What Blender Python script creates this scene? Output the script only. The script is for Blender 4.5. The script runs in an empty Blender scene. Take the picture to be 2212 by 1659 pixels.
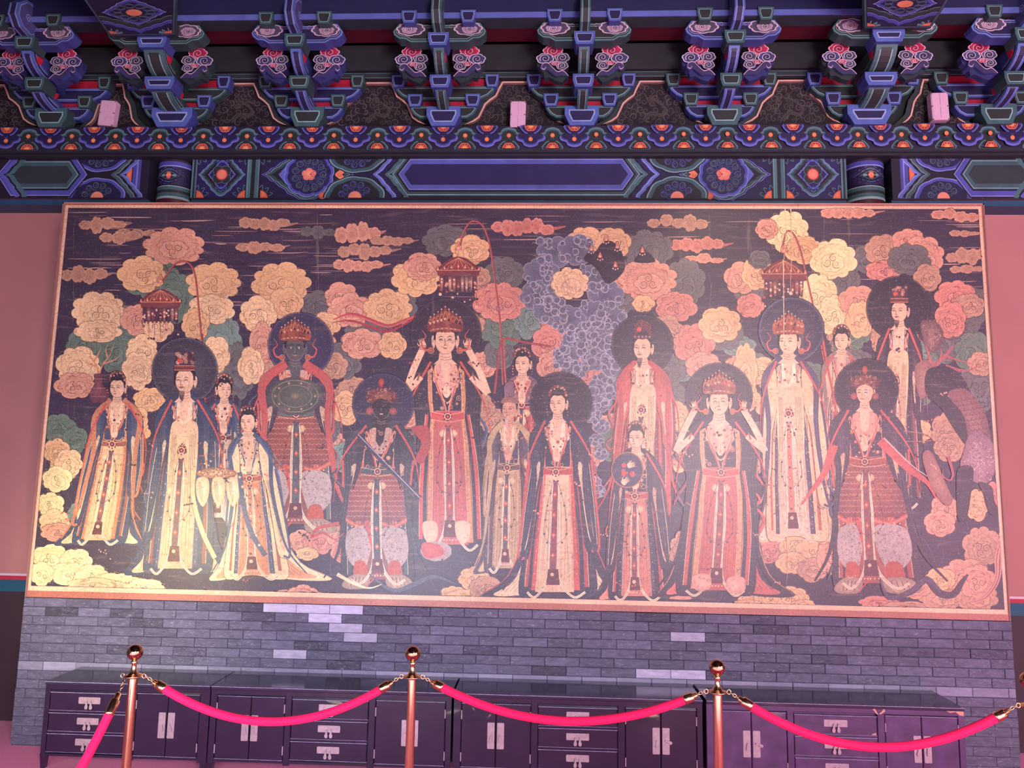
import bpy, math, random
import numpy as np
from mathutils import Vector, Matrix
from mathutils.geometry import tessellate_polygon

PI = math.pi
S = bpy.context.scene
COL = S.collection

# ------------------------------------------------------------------ camera
F = 1660.0; CX, CY = 1106.0, 829.5
CAM = np.array([0.2234, -4.5, 1.5944])
yaw, pitch, roll = 0.0444, 0.1291, 0.0173
_f = np.array([-math.sin(yaw)*math.cos(pitch), math.cos(yaw)*math.cos(pitch), math.sin(pitch)])
_r0 = np.array([math.cos(yaw), math.sin(yaw), 0.0]); _u0 = np.cross(_r0, _f)
RGT = math.cos(roll)*_r0 + math.sin(roll)*_u0
UPV = -math.sin(roll)*_r0 + math.cos(roll)*_u0
FWD = _f
cam_d = bpy.data.cameras.new('camera'); cam = bpy.data.objects.new('camera', cam_d); COL.objects.link(cam)
cam_d.sensor_width = 36; cam_d.lens = 36*F/2212; cam_d.clip_end = 60
M = Matrix.Identity(4)
for i in range(3):
    M[i][0] = RGT[i]; M[i][1] = UPV[i]; M[i][2] = -FWD[i]; M[i][3] = CAM[i]
cam.matrix_world = M
S.camera = cam

# ------------------------------------------------------------------ world, lights, exposure
S.view_settings.view_transform = 'Standard'; S.view_settings.look = 'None'
S.view_settings.exposure = 0.0; S.view_settings.gamma = 1.0
S.view_settings.use_curve_mapping = False
W = bpy.data.worlds.new('hall_air'); S.world = W; W.use_nodes = True
W.node_tree.nodes['Background'].inputs[0].default_value = (0.40, 0.30, 0.42, 1)
W.node_tree.nodes['Background'].inputs[1].default_value = 0.36

def aim(o, tgt):
    d = Vector(tgt) - o.location
    o.rotation_euler = d.to_track_quat('-Z', 'Y').to_euler()
def area(name, loc, tgt, size, power, color, sy=None, spread=PI):
    l = bpy.data.lights.new(name, 'AREA'); l.energy = power; l.color = color; l.size = size
    l.spread = spread
    if sy: l.shape = 'RECTANGLE'; l.size_y = sy
    o = bpy.data.objects.new(name, l); COL.objects.link(o); o.location = loc; aim(o, tgt); return o
def spot(name, loc, tgt, power, color, ang, blend=1.0, rad=0.1):
    l = bpy.data.lights.new(name, 'SPOT'); l.energy = power; l.color = color
    l.spot_size = ang; l.spot_blend = blend; l.shadow_soft_size = rad
    o = bpy.data.objects.new(name, l); COL.objects.link(o); o.location = loc; aim(o, tgt); return o
# daylight through the hall's front doors (behind the camera), pink from the carpet and hangings
area('door_daylight', (2.6, -7.6, 2.3), (0.2, 0, 1.7), 1.7, 380, (1.0, 0.80, 0.84), 2.6)
area('side_fill', (5.2, -4.4, 1.5), (1.8, 0, 1.5), 3.4, 150, (1.0, 0.60, 0.78), 2.8)  # added unseen pink fill, sized so its reflection veils the mural's right side
area('left_fill', (-1.2, -4.4, .9), (-1.9, 0, .75), 1.4, 24, (0.84, 0.86, 1.0), 1.0, math.radians(75))  # added unseen lavender fill for the bricks on the left
area('bracket_bounce', (0.2, -2.6, 1.0), (0.2, 0.1, 4.2), 4.5, 42, (0.66, 0.72, 1.0), 1.2)
spot('warm_floor_lamp', (-2.7, -2.6, 1.2), (-2.3, 0, 0.98), 250, (1.0, 0.86, 0.50), math.radians(46), 1.0, 0.25)
spot('warm_ceiling_lamp', (1.35, -2.6, 4.3), (1.62, 0, 2.55), 90, (1.0, 0.82, 0.45), math.radians(40), 1.0, 0.08)

# ------------------------------------------------------------------ measuring helpers
def ray(px, py):
    d = FWD + RGT*((px-CX)/F) - UPV*((py-CY)/F)
    return d/np.linalg.norm(d)
def U(px, py, Y):
    d = ray(px, py); t = (Y-CAM[1])/d[1]
    return CAM + d*t
def UZ(px, py, Z):
    d = ray(px, py); t = (Z-CAM[2])/d[2]
    return CAM + d*t
def xx(px, py, Y): return float(U(px, py, Y)[0])
def zz(py, Y, px=1106): return float(U(px, py, Y)[2])

def lin(c):
    if isinstance(c, str):
        c = c.lstrip('#'); c = tuple(int(c[i:i+2], 16)/255 for i in (0, 2, 4))
    elif max(c) > 1.001: c = tuple(v/255 for v in c)
    return tuple(v/12.92 if v <= .04045 else ((v+.055)/1.055)**2.4 for v in c[:3])
_lc = {}
def L(c):
    k = c if isinstance(c, (str, tuple)) else tuple(c)
    if k not in _lc: _lc[k] = lin(k)
    return _lc[k]
def mix(a, b, t):
    if isinstance(a, str): a = tuple(int(a.lstrip('#')[i:i+2], 16) for i in (0, 2, 4))
    if isinstance(b, str): b = tuple(int(b.lstrip('#')[i:i+2], 16) for i in (0, 2, 4))
    return tuple(int(round(x*(1-t)+y*t)) for x, y in zip(a, b))

# ------------------------------------------------------------------ materials
def mat(name):
    m = bpy.data.materials.new(name); m.use_nodes = True
    return m, m.node_tree.nodes, m.node_tree.links, m.node_tree.nodes['Principled BSDF']
def noise_mul(N, K, base_socket, scale=8, lo=.85, hi=1.1, detail=4, vec=None, mapping=None):
    tc = N.new('ShaderNodeTexCoord'); no = N.new('ShaderNodeTexNoise')
    no.inputs['Scale'].default_value = scale; no.inputs['Detail'].default_value = detail
    if mapping:
        mp = N.new('ShaderNodeMapping'); mp.inputs['Scale'].default_value = mapping
        K.new(tc.outputs['Object'], mp.inputs[0]); K.new(mp.outputs[0], no.inputs[0])
    else: K.new(tc.outputs['Object'], no.inputs[0])
    mr = N.new('ShaderNodeMapRange'); mr.inputs[1].default_value = .3; mr.inputs[2].default_value = .7
    mr.inputs[3].default_value = lo; mr.inputs[4].default_value = hi
    K.new(no.outputs[0], mr.inputs[0])
    vm = N.new('ShaderNodeVectorMath'); vm.operation = 'MULTIPLY'
    K.new(base_socket, vm.inputs[0]); K.new(mr.outputs[0], vm.inputs[1])
    return vm.outputs[0], no
def plain(name, col, rough=.5, metal=0., coat=0., scale=8, lo=.88, hi=1.1, bump=0., bscale=60, spec=.5, sheen=0., mapping=None):
    m, N, K, P = mat(name)
    rgb = N.new('ShaderNodeRGB'); rgb.outputs[0].default_value = (*L(col), 1)
    out, no = noise_mul(N, K, rgb.outputs[0], scale, lo, hi, mapping=mapping)
    K.new(out, P.inputs['Base Color'])
    P.inputs['Roughness'].default_value = rough; P.inputs['Metallic'].default_value = metal
    P.inputs['Coat Weight'].default_value = coat; P.inputs['Specular IOR Level'].default_value = spec
    P.inputs['Sheen Weight'].default_value = sheen
    if bump:
        tc = N.new('ShaderNodeTexCoord'); n2 = N.new('ShaderNodeTexNoise'); n2.inputs['Scale'].default_value = bscale
        n2.inputs['Detail'].default_value = 5
        K.new(tc.outputs['Object'], n2.inputs[0])
        b = N.new('ShaderNodeBump'); b.inputs['Strength'].default_value = bump; b.inputs['Distance'].default_value = .004
        K.new(n2.outputs[0], b.inputs['Height']); K.new(b.outputs[0], P.inputs['Normal'])
    return m
def painted(name, rough=.45, scale=10, lo=.82, hi=1.12, spec=.4, coat=0., coat_rough=.3):
    m, N, K, P = mat(name)
    a = N.new('ShaderNodeAttribute'); a.attribute_name = 'Col'
    out, _ = noise_mul(N, K, a.outputs['Color'], scale, lo, hi, 6)
    haze = N.new('ShaderNodeMix'); haze.data_type = 'RGBA'; haze.inputs[0].default_value = .05; haze.inputs[7].default_value = (*L('#8a7c90'), 1)  # mauve haze lift mixed into the timber's paint colour
    K.new(out, haze.inputs[6]); out = haze.outputs[2]
    K.new(out, P.inputs['Base Color']); P.inputs['Roughness'].default_value = rough
    P.inputs['Specular IOR Level'].default_value = spec
    P.inputs['Coat Weight'].default_value = coat; P.inputs['Coat Roughness'].default_value = coat_rough
    return m
def mural_material():
    m, N, K, P = mat('aged mural print')
    a = N.new('ShaderNodeAttribute'); a.attribute_name = 'Col'
    out, _ = noise_mul(N, K, a.outputs['Color'], 3.5, .82, 1.15, 8)
    out, _ = noise_mul(N, K, out, 70, .80, 1.2, 5)
    # faded horizontal abrasion and fine flaking
    tc = N.new('ShaderNodeTexCoord')
    def streak(sc, nscale, lo, hi, amt, inp, colr):
        mp = N.new('ShaderNodeMapping'); mp.inputs['Scale'].default_value = sc
        no = N.new('ShaderNodeTexNoise'); no.inputs['Scale'].default_value = nscale; no.inputs['Detail'].default_value = 8
        K.new(tc.outputs['Object'], mp.inputs[0]); K.new(mp.outputs[0], no.inputs[0])
        r = N.new('ShaderNodeMapRange'); r.inputs[1].default_value = lo; r.inputs[2].default_value = hi; r.inputs[4].default_value = amt
        K.new(no.outputs[0], r.inputs[0])
        mx = N.new('ShaderNodeMix'); mx.data_type = 'RGBA'
        K.new(r.outputs[0], mx.inputs[0]); K.new(inp, mx.inputs[6]); mx.inputs[7].default_value = (*L(colr), 1)
        return mx.outputs[2]
    out = streak((1, 1, 9), 5, .56, .72, .38, out, '#8d7468')
    out = streak((1, 1, 1), 120, .60, .72, .45, out, '#b39a86')
    out = streak((1, 1, 1), 45, .62, .75, .5, out, '#2c2233')
    out = streak((9, 1, .7), 3, .64, .76, .30, out, '#a08a78')
    haze = N.new('ShaderNodeMix'); haze.data_type = 'RGBA'; haze.inputs[0].default_value = .08; haze.inputs[7].default_value = (*L('#8d7488'), 1)  # haze over the mural, put into its colour as a mauve lift
    K.new(out, haze.inputs[6]); out = haze.outputs[2]
    K.new(out, P.inputs['Base Color'])
    P.inputs['Roughness'].default_value = .42; P.inputs['Specular IOR Level'].default_value = .55
    P.inputs['Coat Weight'].default_value = .25; P.inputs['Coat Roughness'].default_value = .30
    return m
PAINT = painted('painted timber', .5)
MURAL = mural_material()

# ------------------------------------------------------------------ object helpers
def tag(o, label=None, cat=None, group=None, kind=None):
    if label: o['label'] = label
    if cat: o['category'] = cat
    if group: o['group'] = group
    if kind: o['kind'] = kind
    return o
def empty(name, loc=(0, 0, 0)):
    o = bpy.data.objects.new(name, None); COL.objects.link(o); o.location = loc; o.empty_display_size = .1; return o
def copy_tree(o, parent=None):
    c = o.copy(); COL.objects.link(c); c.parent = parent
    for ch in list(o.children): copy_tree(ch, c)
    return c
class MB:
    def __init__(s): s.v = []; s.f = []; s.c = []
    def face(s, pts, col):
        n = len(s.v); k = len(pts)
        s.v.extend(tuple(map(float, p)) for p in pts)
        if isinstance(col, list): s.c.extend(col)
        else: s.c.extend([L(col)]*k)
        if k <= 4: s.f.append(tuple(range(n, n+k)))
        else:
            for t in tessellate_polygon([[Vector(p) for p in pts]]): s.f.append(tuple(n+i for i in t))
    def quads(s, A, B, col, closed=False):
        """strip between two equally long point lists"""
        m = len(A); r = range(m if closed else m-1)
        for i in r:
            j = (i+1) % m; s.face([A[i], A[j], B[j], B[i]], col)
    def box(s, x0, x1, y0, y1, z0, z1, col, front=None, bottom=None):
        a = [(x0, y0, z0), (x1, y0, z0), (x1, y1, z0), (x0, y1, z0)]; b = [(p[0], p[1], z1) for p in a]
        s.face([a[0], a[1], b[1], b[0]], front or col); s.face([a[1], a[2], b[2], b[1]], col)
        s.face([a[2], a[3], b[3], b[2]], col); s.face([a[3], a[0], b[0], b[3]], col)
        s.face(a[::-1], bottom or col); s.face(b, col)
    def prism(s, prof, y0, y1, side, front, rings=(), eps=.0008):
        """profile in (x,z); front at y0; rings = [(inset, colour)] painted on the front"""
        n = len(prof)
        A = [(p[0], y0, p[1]) for p in prof]; B = [(p[0], y1, p[1]) for p in prof]
        s.face(A, front); s.face(B[::-1], side)
        s.quads(A, B, side, True)
        for k, (d, c) in enumerate(rings):
            q = inset(prof, d)
            s.face([(p[0], y0-eps*(k+1), p[1]) for p in q], c)
    def prismX(s, prof, x0, x1, col, rings=(), eps=.0008):
        """profile in (y,z), extruded in x"""
        A = [(x0, p[0], p[1]) for p in prof]; B = [(x1, p[0], p[1]) for p in prof]
        s.face(A, col); s.face(B[::-1], col); s.quads(A, B, col, True)
        for k, (d, c) in enumerate(rings):
            q = inset(prof, d)
            s.face([(x0-eps*(k+1), p[0], p[1]) for p in q], c); s.face([(x1+eps*(k+1), p[0], p[1]) for p in q], c)
    def tube(s, pts, r, col, seg=10, cap=True):
        pts = [Vector(p) for p in pts]; rings = []
        rr = r if isinstance(r, (list, tuple)) else [r]*len(pts)
        up = Vector((0, 0, 1)); prev = None
        for i, p in enumerate(pts):
            t = (pts[min(i+1, len(pts)-1)]-pts[max(i-1, 0)])
            t = t.normalized() if t.length > 1e-9 else Vector((0, 0, 1))
            if prev is None:
                a = t.cross(up)
                if a.length < 1e-3: a = t.cross(Vector((1, 0, 0)))
            else: a = prev - t*prev.dot(t)
            a.normalize(); prev = a; b = t.cross(a)
            rings.append([p+(a*math.cos(2*PI*k/seg)+b*math.sin(2*PI*k/seg))*rr[i] for k in range(seg)])
        n0 = len(s.v); c = L(col)
        for R in rings:
            s.v.extend(tuple(p) for p in R); s.c.extend([c]*seg)
        for i in range(len(rings)-1):
            for k in range(seg):
                a = n0+i*seg; k2 = (k+1) % seg
                s.f.append((a+k, a+k2, a+seg+k2, a+seg+k))
        if cap:
            s.f.append(tuple(n0+k for k in range(seg))[::-1]); e = n0+(len(rings)-1)*seg
            s.f.append(tuple(e+k for k in range(seg)))
    def lathe(s, prof, cx, cy, cz, col, seg=24):
        n0 = len(s.v); c = L(col)
        for r, z in prof:
            for k in range(seg):
                a = 2*PI*k/seg; s.v.append((cx+r*math.cos(a), cy+r*math.sin(a), cz+z)); s.c.append(c)
        for i in range(len(prof)-1):
            for k in range(seg):
                k2 = (k+1) % seg; a = n0+i*seg
                s.f.append((a+k, a+k2, a+seg+k2, a+seg+k))
    def build(s, name, material, parent=None, smooth=False, origin=None):
        me = bpy.data.meshes.new(name)
        v = s.v
        if origin is not None: v = [(a-origin[0], b-origin[1], c-origin[2]) for a, b, c in v]
        me.from_pydata(v, [], s.f)
        at = me.color_attributes.new('Col', 'FLOAT_COLOR', 'POINT')
        arr = np.ones((len(s.v), 4), np.float32)
        if s.c: arr[:, :3] = np.array(s.c, np.float32)
        at.data.foreach_set('color', arr.ravel())
        if smooth: me.polygons.foreach_set('use_smooth', [True]*len(me.polygons))
        me.materials.append(material)
        o = bpy.data.objects.new(name, me); COL.objects.link(o)
        if origin is not None and not parent: o.location = origin
        if parent: o.parent = parent
        return o
def area2(p):
    return sum(p[i][0]*p[(i+1) % len(p)][1]-p[(i+1) % len(p)][0]*p[i][1] for i in range(len(p)))/2
def inset(p, d):
    n = len(p); sg = 1 if area2(p) > 0 else -1; out = []
    for i in range(n):
        a = np.array(p[i-1], float); b = np.array(p[i], float); c = np.array(p[(i+1) % n], float)
        e1 = b-a; e2 = c-b; e1 /= np.linalg.norm(e1)+1e-12; e2 /= np.linalg.norm(e2)+1e-12
        n1 = np.array((-e1[1], e1[0]))*sg; n2 = np.array((-e2[1], e2[0]))*sg
        m = n1+n2; l = np.linalg.norm(m)
        if l < 1e-6: m = n1
        else: m = m/l; m = m/max(.45, m.dot(n1))
        out.append(tuple(b+m*d))
    return out
def spline(pts, closed=True, k=5):
    p = [np.array(q, float) for q in pts]; n = len(p); out = []
    for i in range(n if closed else n-1):
        if closed: a, b, c, d = p[i-1], p[i], p[(i+1) % n], p[(i+2) % n]
        else: a, b, c, d = p[max(i-1, 0)], p[i], p[i+1], p[min(i+2, n-1)]
        for j in range(k):
            t = j/k
            out.append(.5*((2*b)+(c-a)*t+(2*a-5*b+4*c-d)*t*t+(-a+3*b-3*c+d)*t**3))
    if not closed: out.append(p[-1])
    return [tuple(q) for q in out]

# ------------------------------------------------------------------ flat painter
class Painter:
    """flat print: coloured patches laid one over another, a few hundredths of a millimetre apart"""
    def __init__(s, mapf, nrm, eps, x0, y0, x1, y1, cell=6.0):
        s.mapf = mapf; s.nrm = np.array(nrm, float)*eps; s.cell = cell; s.x0 = x0; s.y0 = y0
        s.g = np.zeros((int((y1-y0)/cell)+3, int((x1-x0)/cell)+3), np.int32); s.mb = MB(); s.clip = (x0, y0, x1, y1)
    def _cells(s, P, pad=.6):
        P = np.array(P); c = s.cell
        i0 = int(np.floor((P[:, 1].min()-s.y0)/c-pad)); i1 = int(np.ceil((P[:, 1].max()-s.y0)/c+pad))
        j0 = int(np.floor((P[:, 0].min()-s.x0)/c-pad)); j1 = int(np.ceil((P[:, 0].max()-s.x0)/c+pad))
        H, Wd = s.g.shape
        i0 = max(0, min(H-1, i0)); i1 = max(i0+1, min(H, i1)); j0 = max(0, min(Wd-1, j0)); j1 = max(j0+1, min(Wd, j1))
        return i0, i1, j0, j1
    def _emit(s, pts2, lev, cols, faces=None):
        n = len(s.mb.v)
        off = s.nrm*lev
        for q in s.mapf(np.array(pts2, float)): s.mb.v.append((float(q[0]+off[0]), float(q[1]+off[1]), float(q[2]+off[2])))
        s.mb.c.extend(cols)
        for f in faces: s.mb.f.append(tuple(n+i for i in f))
    def level(s, P):
        i0, i1, j0, j1 = s._cells(P)
        if (i1-i0)*(j1-j0) > 60 and len(P) > 2:
            # real coverage of a large patch
            P = np.array(P); ys = s.y0+(np.arange(i0, i1)+.5)*s.cell; xs = s.x0+(np.arange(j0, j1)+.5)*s.cell
            X, Yy = np.meshgrid(xs, ys); ins = np.zeros(X.shape, bool)
            x1, y1 = P[:, 0], P[:, 1]; x2, y2 = np.roll(x1, -1), np.roll(y1, -1)
            for a, b, c, d in zip(x1, y1, x2, y2):
                if b == d: continue
                cond = ((b > Yy) != (d > Yy)) & (X < (c-a)*(Yy-b)/(d-b)+a); ins ^= cond
            m = np.zeros_like(s.g, bool); m[i0:i1, j0:j1] = ins
            for q in P:
                i = int((q[1]-s.y0)/s.cell); j = int((q[0]-s.x0)/s.cell)
                m[max(0, i-1):i+2, max(0, j-1):j+2] = True
            for a, b, c, d in zip(x1, y1, x2, y2):
                k = int(max(abs(c-a), abs(d-b))/s.cell)+1
                for t in range(k):
                    i = int((b+(d-b)*t/k-s.y0)/s.cell); j = int((a+(c-a)*t/k-s.x0)/s.cell)
                    m[max(0, i-1):max(0, i+2), max(0, j-1):max(0, j+2)] = True
            lv = int(s.g[m].max())+1; s.g[m] = lv; return lv
        sub = s.g[i0:i1, j0:j1]; lv = int(sub.max())+1; s.g[i0:i1, j0:j1] = lv; return lv
    def clipp(s, P):
        a, b, c, d = s.clip
        return [(min(max(q[0], a), c), min(max(q[1], b), d)) for q in P]
    def poly(s, P, col, smooth=False, k=4):
        if smooth: P = spline(P, True, k)
        P = s.clipp(P); lv = s.level(P)
        tr = tessellate_polygon([[Vector((q[0], q[1], 0)) for q in P]])
        s._emit(P, lv, [L(col)]*len(P), tr)
    def fan(s, P, cin, cout, ctr=None):
        P = s.clipp(P)
        lv = s.level(P); a = np.array(P)
        c = a.mean(0) if ctr is None else np.array(ctr)
        c = np.array(s.clipp([c])[0])
        n = len(P); m = (a*.5+c*.5)
        r_ = a-c; cr = r_[:, 0]*np.roll(r_[:, 1], -1)-r_[:, 1]*np.roll(r_[:, 0], -1)
        if (cr > 1e-6).any() and (cr < -1e-6).any() and min((cr[cr > 0]).sum(), -(cr[cr < 0]).sum()) > .002*abs(cr.sum())+.5*s.cell*.1:
            tr = tessellate_polygon([[Vector((q[0], q[1], 0)) for q in P]])
            dd = np.hypot(r_[:, 0], r_[:, 1]); dd = dd/(dd.max()+1e-9)
            s._emit(P, lv, [tuple(x*(1-.6*t)*.6+y*(.4+.6*.6*t) for x, y in zip(L(cin), L(cout))) for t in dd], tr); return
        pts = [tuple(c)]+[tuple(q) for q in m]+list(P)
        cm = tuple(.45*x+.55*y for x, y in zip(L(cin), L(cout)))
        cols = [L(cin)]+[cm]*n+[L(cout)]*n
        fs = []
        for i in range(n):
            j = (i+1) % n
            fs.append((0, 1+i, 1+j)); fs.append((1+i, 1+n+i, 1+n+j, 1+j))
        s._emit(pts, lv, cols, fs)
    def line(s, P, w, col, smooth=True, k=4, taper=0, closed=False):
        if smooth and len(P) > 2: P = spline(P, closed, k)
        if closed: P = list(P)+[P[0]]
        P = s.clipp(P)
        a = np.array(P, float)
        t = np.gradient(a, axis=0); l = np.hypot(t[:, 0], t[:, 1])+1e-9; nx = np.stack([-t[:, 1]/l, t[:, 0]/l], 1)
        m = len(a); u = np.linspace(0, 1, m); ww = np.full(m, w/2.)
        if taper == 1: ww *= (1-u*.85)
        elif taper == 2: ww *= np.sin(np.clip(u, .04, .96)*PI)**.6
        elif taper == -1: ww *= (.15+.85*u)
        A = a+nx*ww[:, None]; B = a-nx*ww[:, None]
        i_ = [s._cells([q]) for q in a]
        lv = max(int(s.g[c[0]:c[1], c[2]:c[3]].max()) for c in i_)+1
        for c in i_: s.g[c[0]:c[1], c[2]:c[3]] = lv
        pts = [tuple(q) for q in A]+[tuple(q) for q in B]
        s._emit(pts, lv, [L(col)]*(2*m), [(i, i+1, m+i+1, m+i) for i in range(m-1)])
    def disc(s, x, y, r, col, edge=None, ry=None, n=None):
        ry = ry or r; n = n or (8 if r < 4 else 14 if r < 12 else 40)
        P = [(x+r*math.cos(2*PI*i/n), y+ry*math.sin(2*PI*i/n)) for i in range(n)]
        if edge: s.fan(P, col, edge)
        else: s.poly(P, col)
    def ring(s, x, y, r, w, col, ry=None, a0=0, a1=2*PI):
        ry = ry or r; n = max(10, int(r))
        n = min(n, 48)
        s.line([(x+r*math.cos(a0+(a1-a0)*i/n), y+ry*math.sin(a0+(a1-a0)*i/n)) for i in range(n+1)], w, col, smooth=False)
    def spiral(s, x, y, r, turns, w, col, rot=0, sg=1, ry=1.0):
        n = int(turns*10)+2
        s.line([(x+r*(1-i/n)*math.cos(rot+sg*2*PI*turns*i/n), y+ry*r*(1-i/n)*math.sin(rot+sg*2*PI*turns*i/n)) for i in range(n)], w, col, smooth=False, taper=1)
    def dots(s, pts, r, col, hl=None):
        for x, y in pts:
            s.disc(x, y, r, col, n=7)
            if hl: s.disc(x-.3*r, y-.3*r, r*.4, hl, n=5)
def scallop(cx, cy, rx, ry, n, rot=0., dep=.12, k=6):
    out = []
    for i in range(n*k):
        t = 2*PI*i/(n*k); b = abs(math.sin(n*t/2))**.7
        r = 1-dep+dep*b; out.append((cx+rx*r*math.cos(t+rot), cy+ry*r*math.sin(t+rot)))
    return out

# ================================================================== THE SETTING
YW = 0.45            # plaster wall face
YB = 0.26            # board wall between the brackets / face of the painted beams
FZ = 0.056           # carpet
def struct(o): o['kind'] = 'structure'; return o
def frange(z): return z
M_CARPET = plain('magenta carpet', '#ff58ac', .95, scale=160, lo=.8, hi=1.15, bump=.5, bscale=300, sheen=.3)
M_DARK = plain('dark plaster dado', '#33222c', .8, scale=5, lo=.8, hi=1.2)
M_WALL = plain('salmon wall plaster', '#b8807e', .85, scale=3, lo=.95, hi=1.04, bump=.05)
M_CEIL = plain('dark ceiling boards', '#171222', .8)
m = MB(); m.box(-7, 8, -9, YW, FZ-.1, FZ, '#8a3566'); struct(m.build('floor', M_CARPET))
z_r1t = zz(1238, YW, 20); z_r1 = zz(1243, YW, 20); z_t1 = zz(1252, YW, 20); z_t0 = zz(1277, YW, 20)
z_top_w = zz(458, YW, 20); z_tr = zz(452, YW, 20); z_tt = zz(447, YW, 20); z_tb = zz(424, YW, 20)
wall = MB(); wall.box(-7, 8, YW, YW+.15, FZ, 5.6, '#c07c80'); wall = struct(wall.build('wall_back', M_WALL))
def band(name, z0, z1, col, th, parent=None, rough=.6):
    b = MB(); b.box(-7, 8, YW-th, YW, z0, z1, col)
    return struct(b.build(name, plain(name+' paint', col, rough, scale=6), parent))
band('baseboard_back', FZ, z_t0, '#3a2833', .004)
band('trim_1', z_t0, z_t1, '#1d5873', .008)
band('trim_2', z_t1, z_r1, '#b82e48', .006)
band('trim_3', z_r1, z_r1t, '#d8c4d2', .006)
band('trim_4', z_top_w, z_tr, '#e6cfdc', .008)
band('trim_5', z_tr, z_tt, '#bb2d49', .008)
band('trim_6', z_tt, z_tb, '#1d5878', .03)

# ------------------------------------------------------------------ painted beams
C_BLUE = '#626cc0'; C_LBLUE = '#8f98dc'; C_NAVY = '#201c50'; C_DNAVY = '#171433'
C_GREEN = '#34505c'; C_LGREEN = '#5f8d95'; C_DGREEN = '#20292d'; C_BLACK = '#100c16'
C_PEACH = '#f0825f'; C_ORANGE = '#f5904e'; C_RED = '#d8203f'; C_LINE = '#97aee0'; C_TEAL = '#3b6a70'
x_l, x_r = -7., 8.
Yp = .20
zf0 = zz(323, Yp); zf1 = zz(272, Yp)
Yarch = .27
za0 = zz(430, Yarch); za1 = zz(322, Yarch)
def mapper(Y, yref):
    x0 = xx(1106, yref, Y); sx = xx(1107, yref, Y)-x0
    xs = np.linspace(-1400, 3612, 90); Xs = np.array([xx(x, yref, Y) for x in xs])
    ys = np.linspace(-100, 1700, 120); Zs = np.array([zz(y, Y) for y in ys])
    def f(P): return np.stack([np.interp(P[:, 0], xs, Xs), np.full(len(P), Y), np.interp(P[:, 1], ys, Zs)], 1)
    return f
fz = MB(); fz.box(x_l, x_r, Yp, YW+.1, zf0-.02, zf1, '#191630', bottom='#22313a'); frieze = struct(fz.build('trim_7', PAINT))
P = Painter(mapper(Yp, 298), (0, -1, 0), .00006, -900, 260, 3100, 340, 5)
ft, fb = 273, 322
P.poly([(-880, ft), (3080, ft), (3080, fb), (-880, fb)], '#1a1834')
P.poly([(-880, fb-1), (3080, fb-1), (3080, fb+5), (-880, fb+5)], '#242a33')
per = 94.3; rn = random.Random(3)
for i in range(-10, 31):
    xd = 109+per*i; xu = xd+per/2
    # green clouds rising, blue clouds hanging
    def ru(x, up, c0, c1, c2):
        s_ = 1 if up else -1; yb = fb if up else ft
        h = fb-ft
        def q(u, v): return (x+u, yb-s_*v*h)
        base = [q(-22, 0), q(-16, .28), q(-8, .38), q(-11, .44), q(-24, .40), q(-32, .50), q(-29, .66), q(-18, .74), q(-14, .88), q(0, .96), q(14, .88), q(18, .74), q(29, .66), q(32, .5), q(24, .40), q(11, .44), q(8, .38), q(16, .28), q(22, 0)]
        P.poly(base, c1, True, 3)
        def sh(k): return [(x+(a-x)*k, yb+(b-yb)*(k if abs(b-yb) > 2 else 1)) for a, b in base]
        P.poly(sh(.9), c2, True, 3); P.poly(sh(.84), c0, True, 3)
    ru(xu, True, '#22302f', '#54868c', '#395b62')
    ru(xd, False, '#1b1a4d', '#6a72cc', '#42489b')
    for x, up in ((xu, True), (xd, False)):
        s_ = 1 if up else -1; yb = fb if up else ft
        P.disc(x, yb-s_*(fb-ft)*.60, 4.8, '#ffac6c', '#ea7a4c')
        P.line([(x-3.5, yb-s_*20), (x, yb-s_*24), (x+3.5, yb-s_*20)], 1., '#5960a8', smooth=False)
        fl = [(x+13.5*math.cos(a), yb-s_*12.5*math.sin(a)*(1+.06*math.cos(6*a))) for a in np.linspace(0, PI, 13)]
        P.poly(fl, '#ee7a60')
        P.poly([(x+(a-x)*.86, yb+(b-yb)*.84) for a, b in fl], '#7b2a2c')
        for k in range(5):
            a = PI*(k+.5)/5; P.disc(x+8.3*math.cos(a), yb-s_*7.6*math.sin(a), 2.7, '#f0896a', '#b4423e')
        P.poly([(x+6*math.cos(a), yb-s_*6*math.sin(a)) for a in np.linspace(0, PI, 9)], '#ffa860')
        for d in (-1, 1):
            P.line([(x+d*15, yb-s_*1), (x+d*18, yb-s_*3.5), (x+d*22, yb-s_*1.5)], .9, '#5d66ac')
P.mb.build('painted_pattern', PAINT, frieze)
# lower nosing of the frieze board
nb = MB(); nb.box(x_l, x_r, Yp+.02, YW+.05, zf0-.035, zf0-.02, '#232027'); struct(nb.build('trim_8', PAINT))

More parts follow.
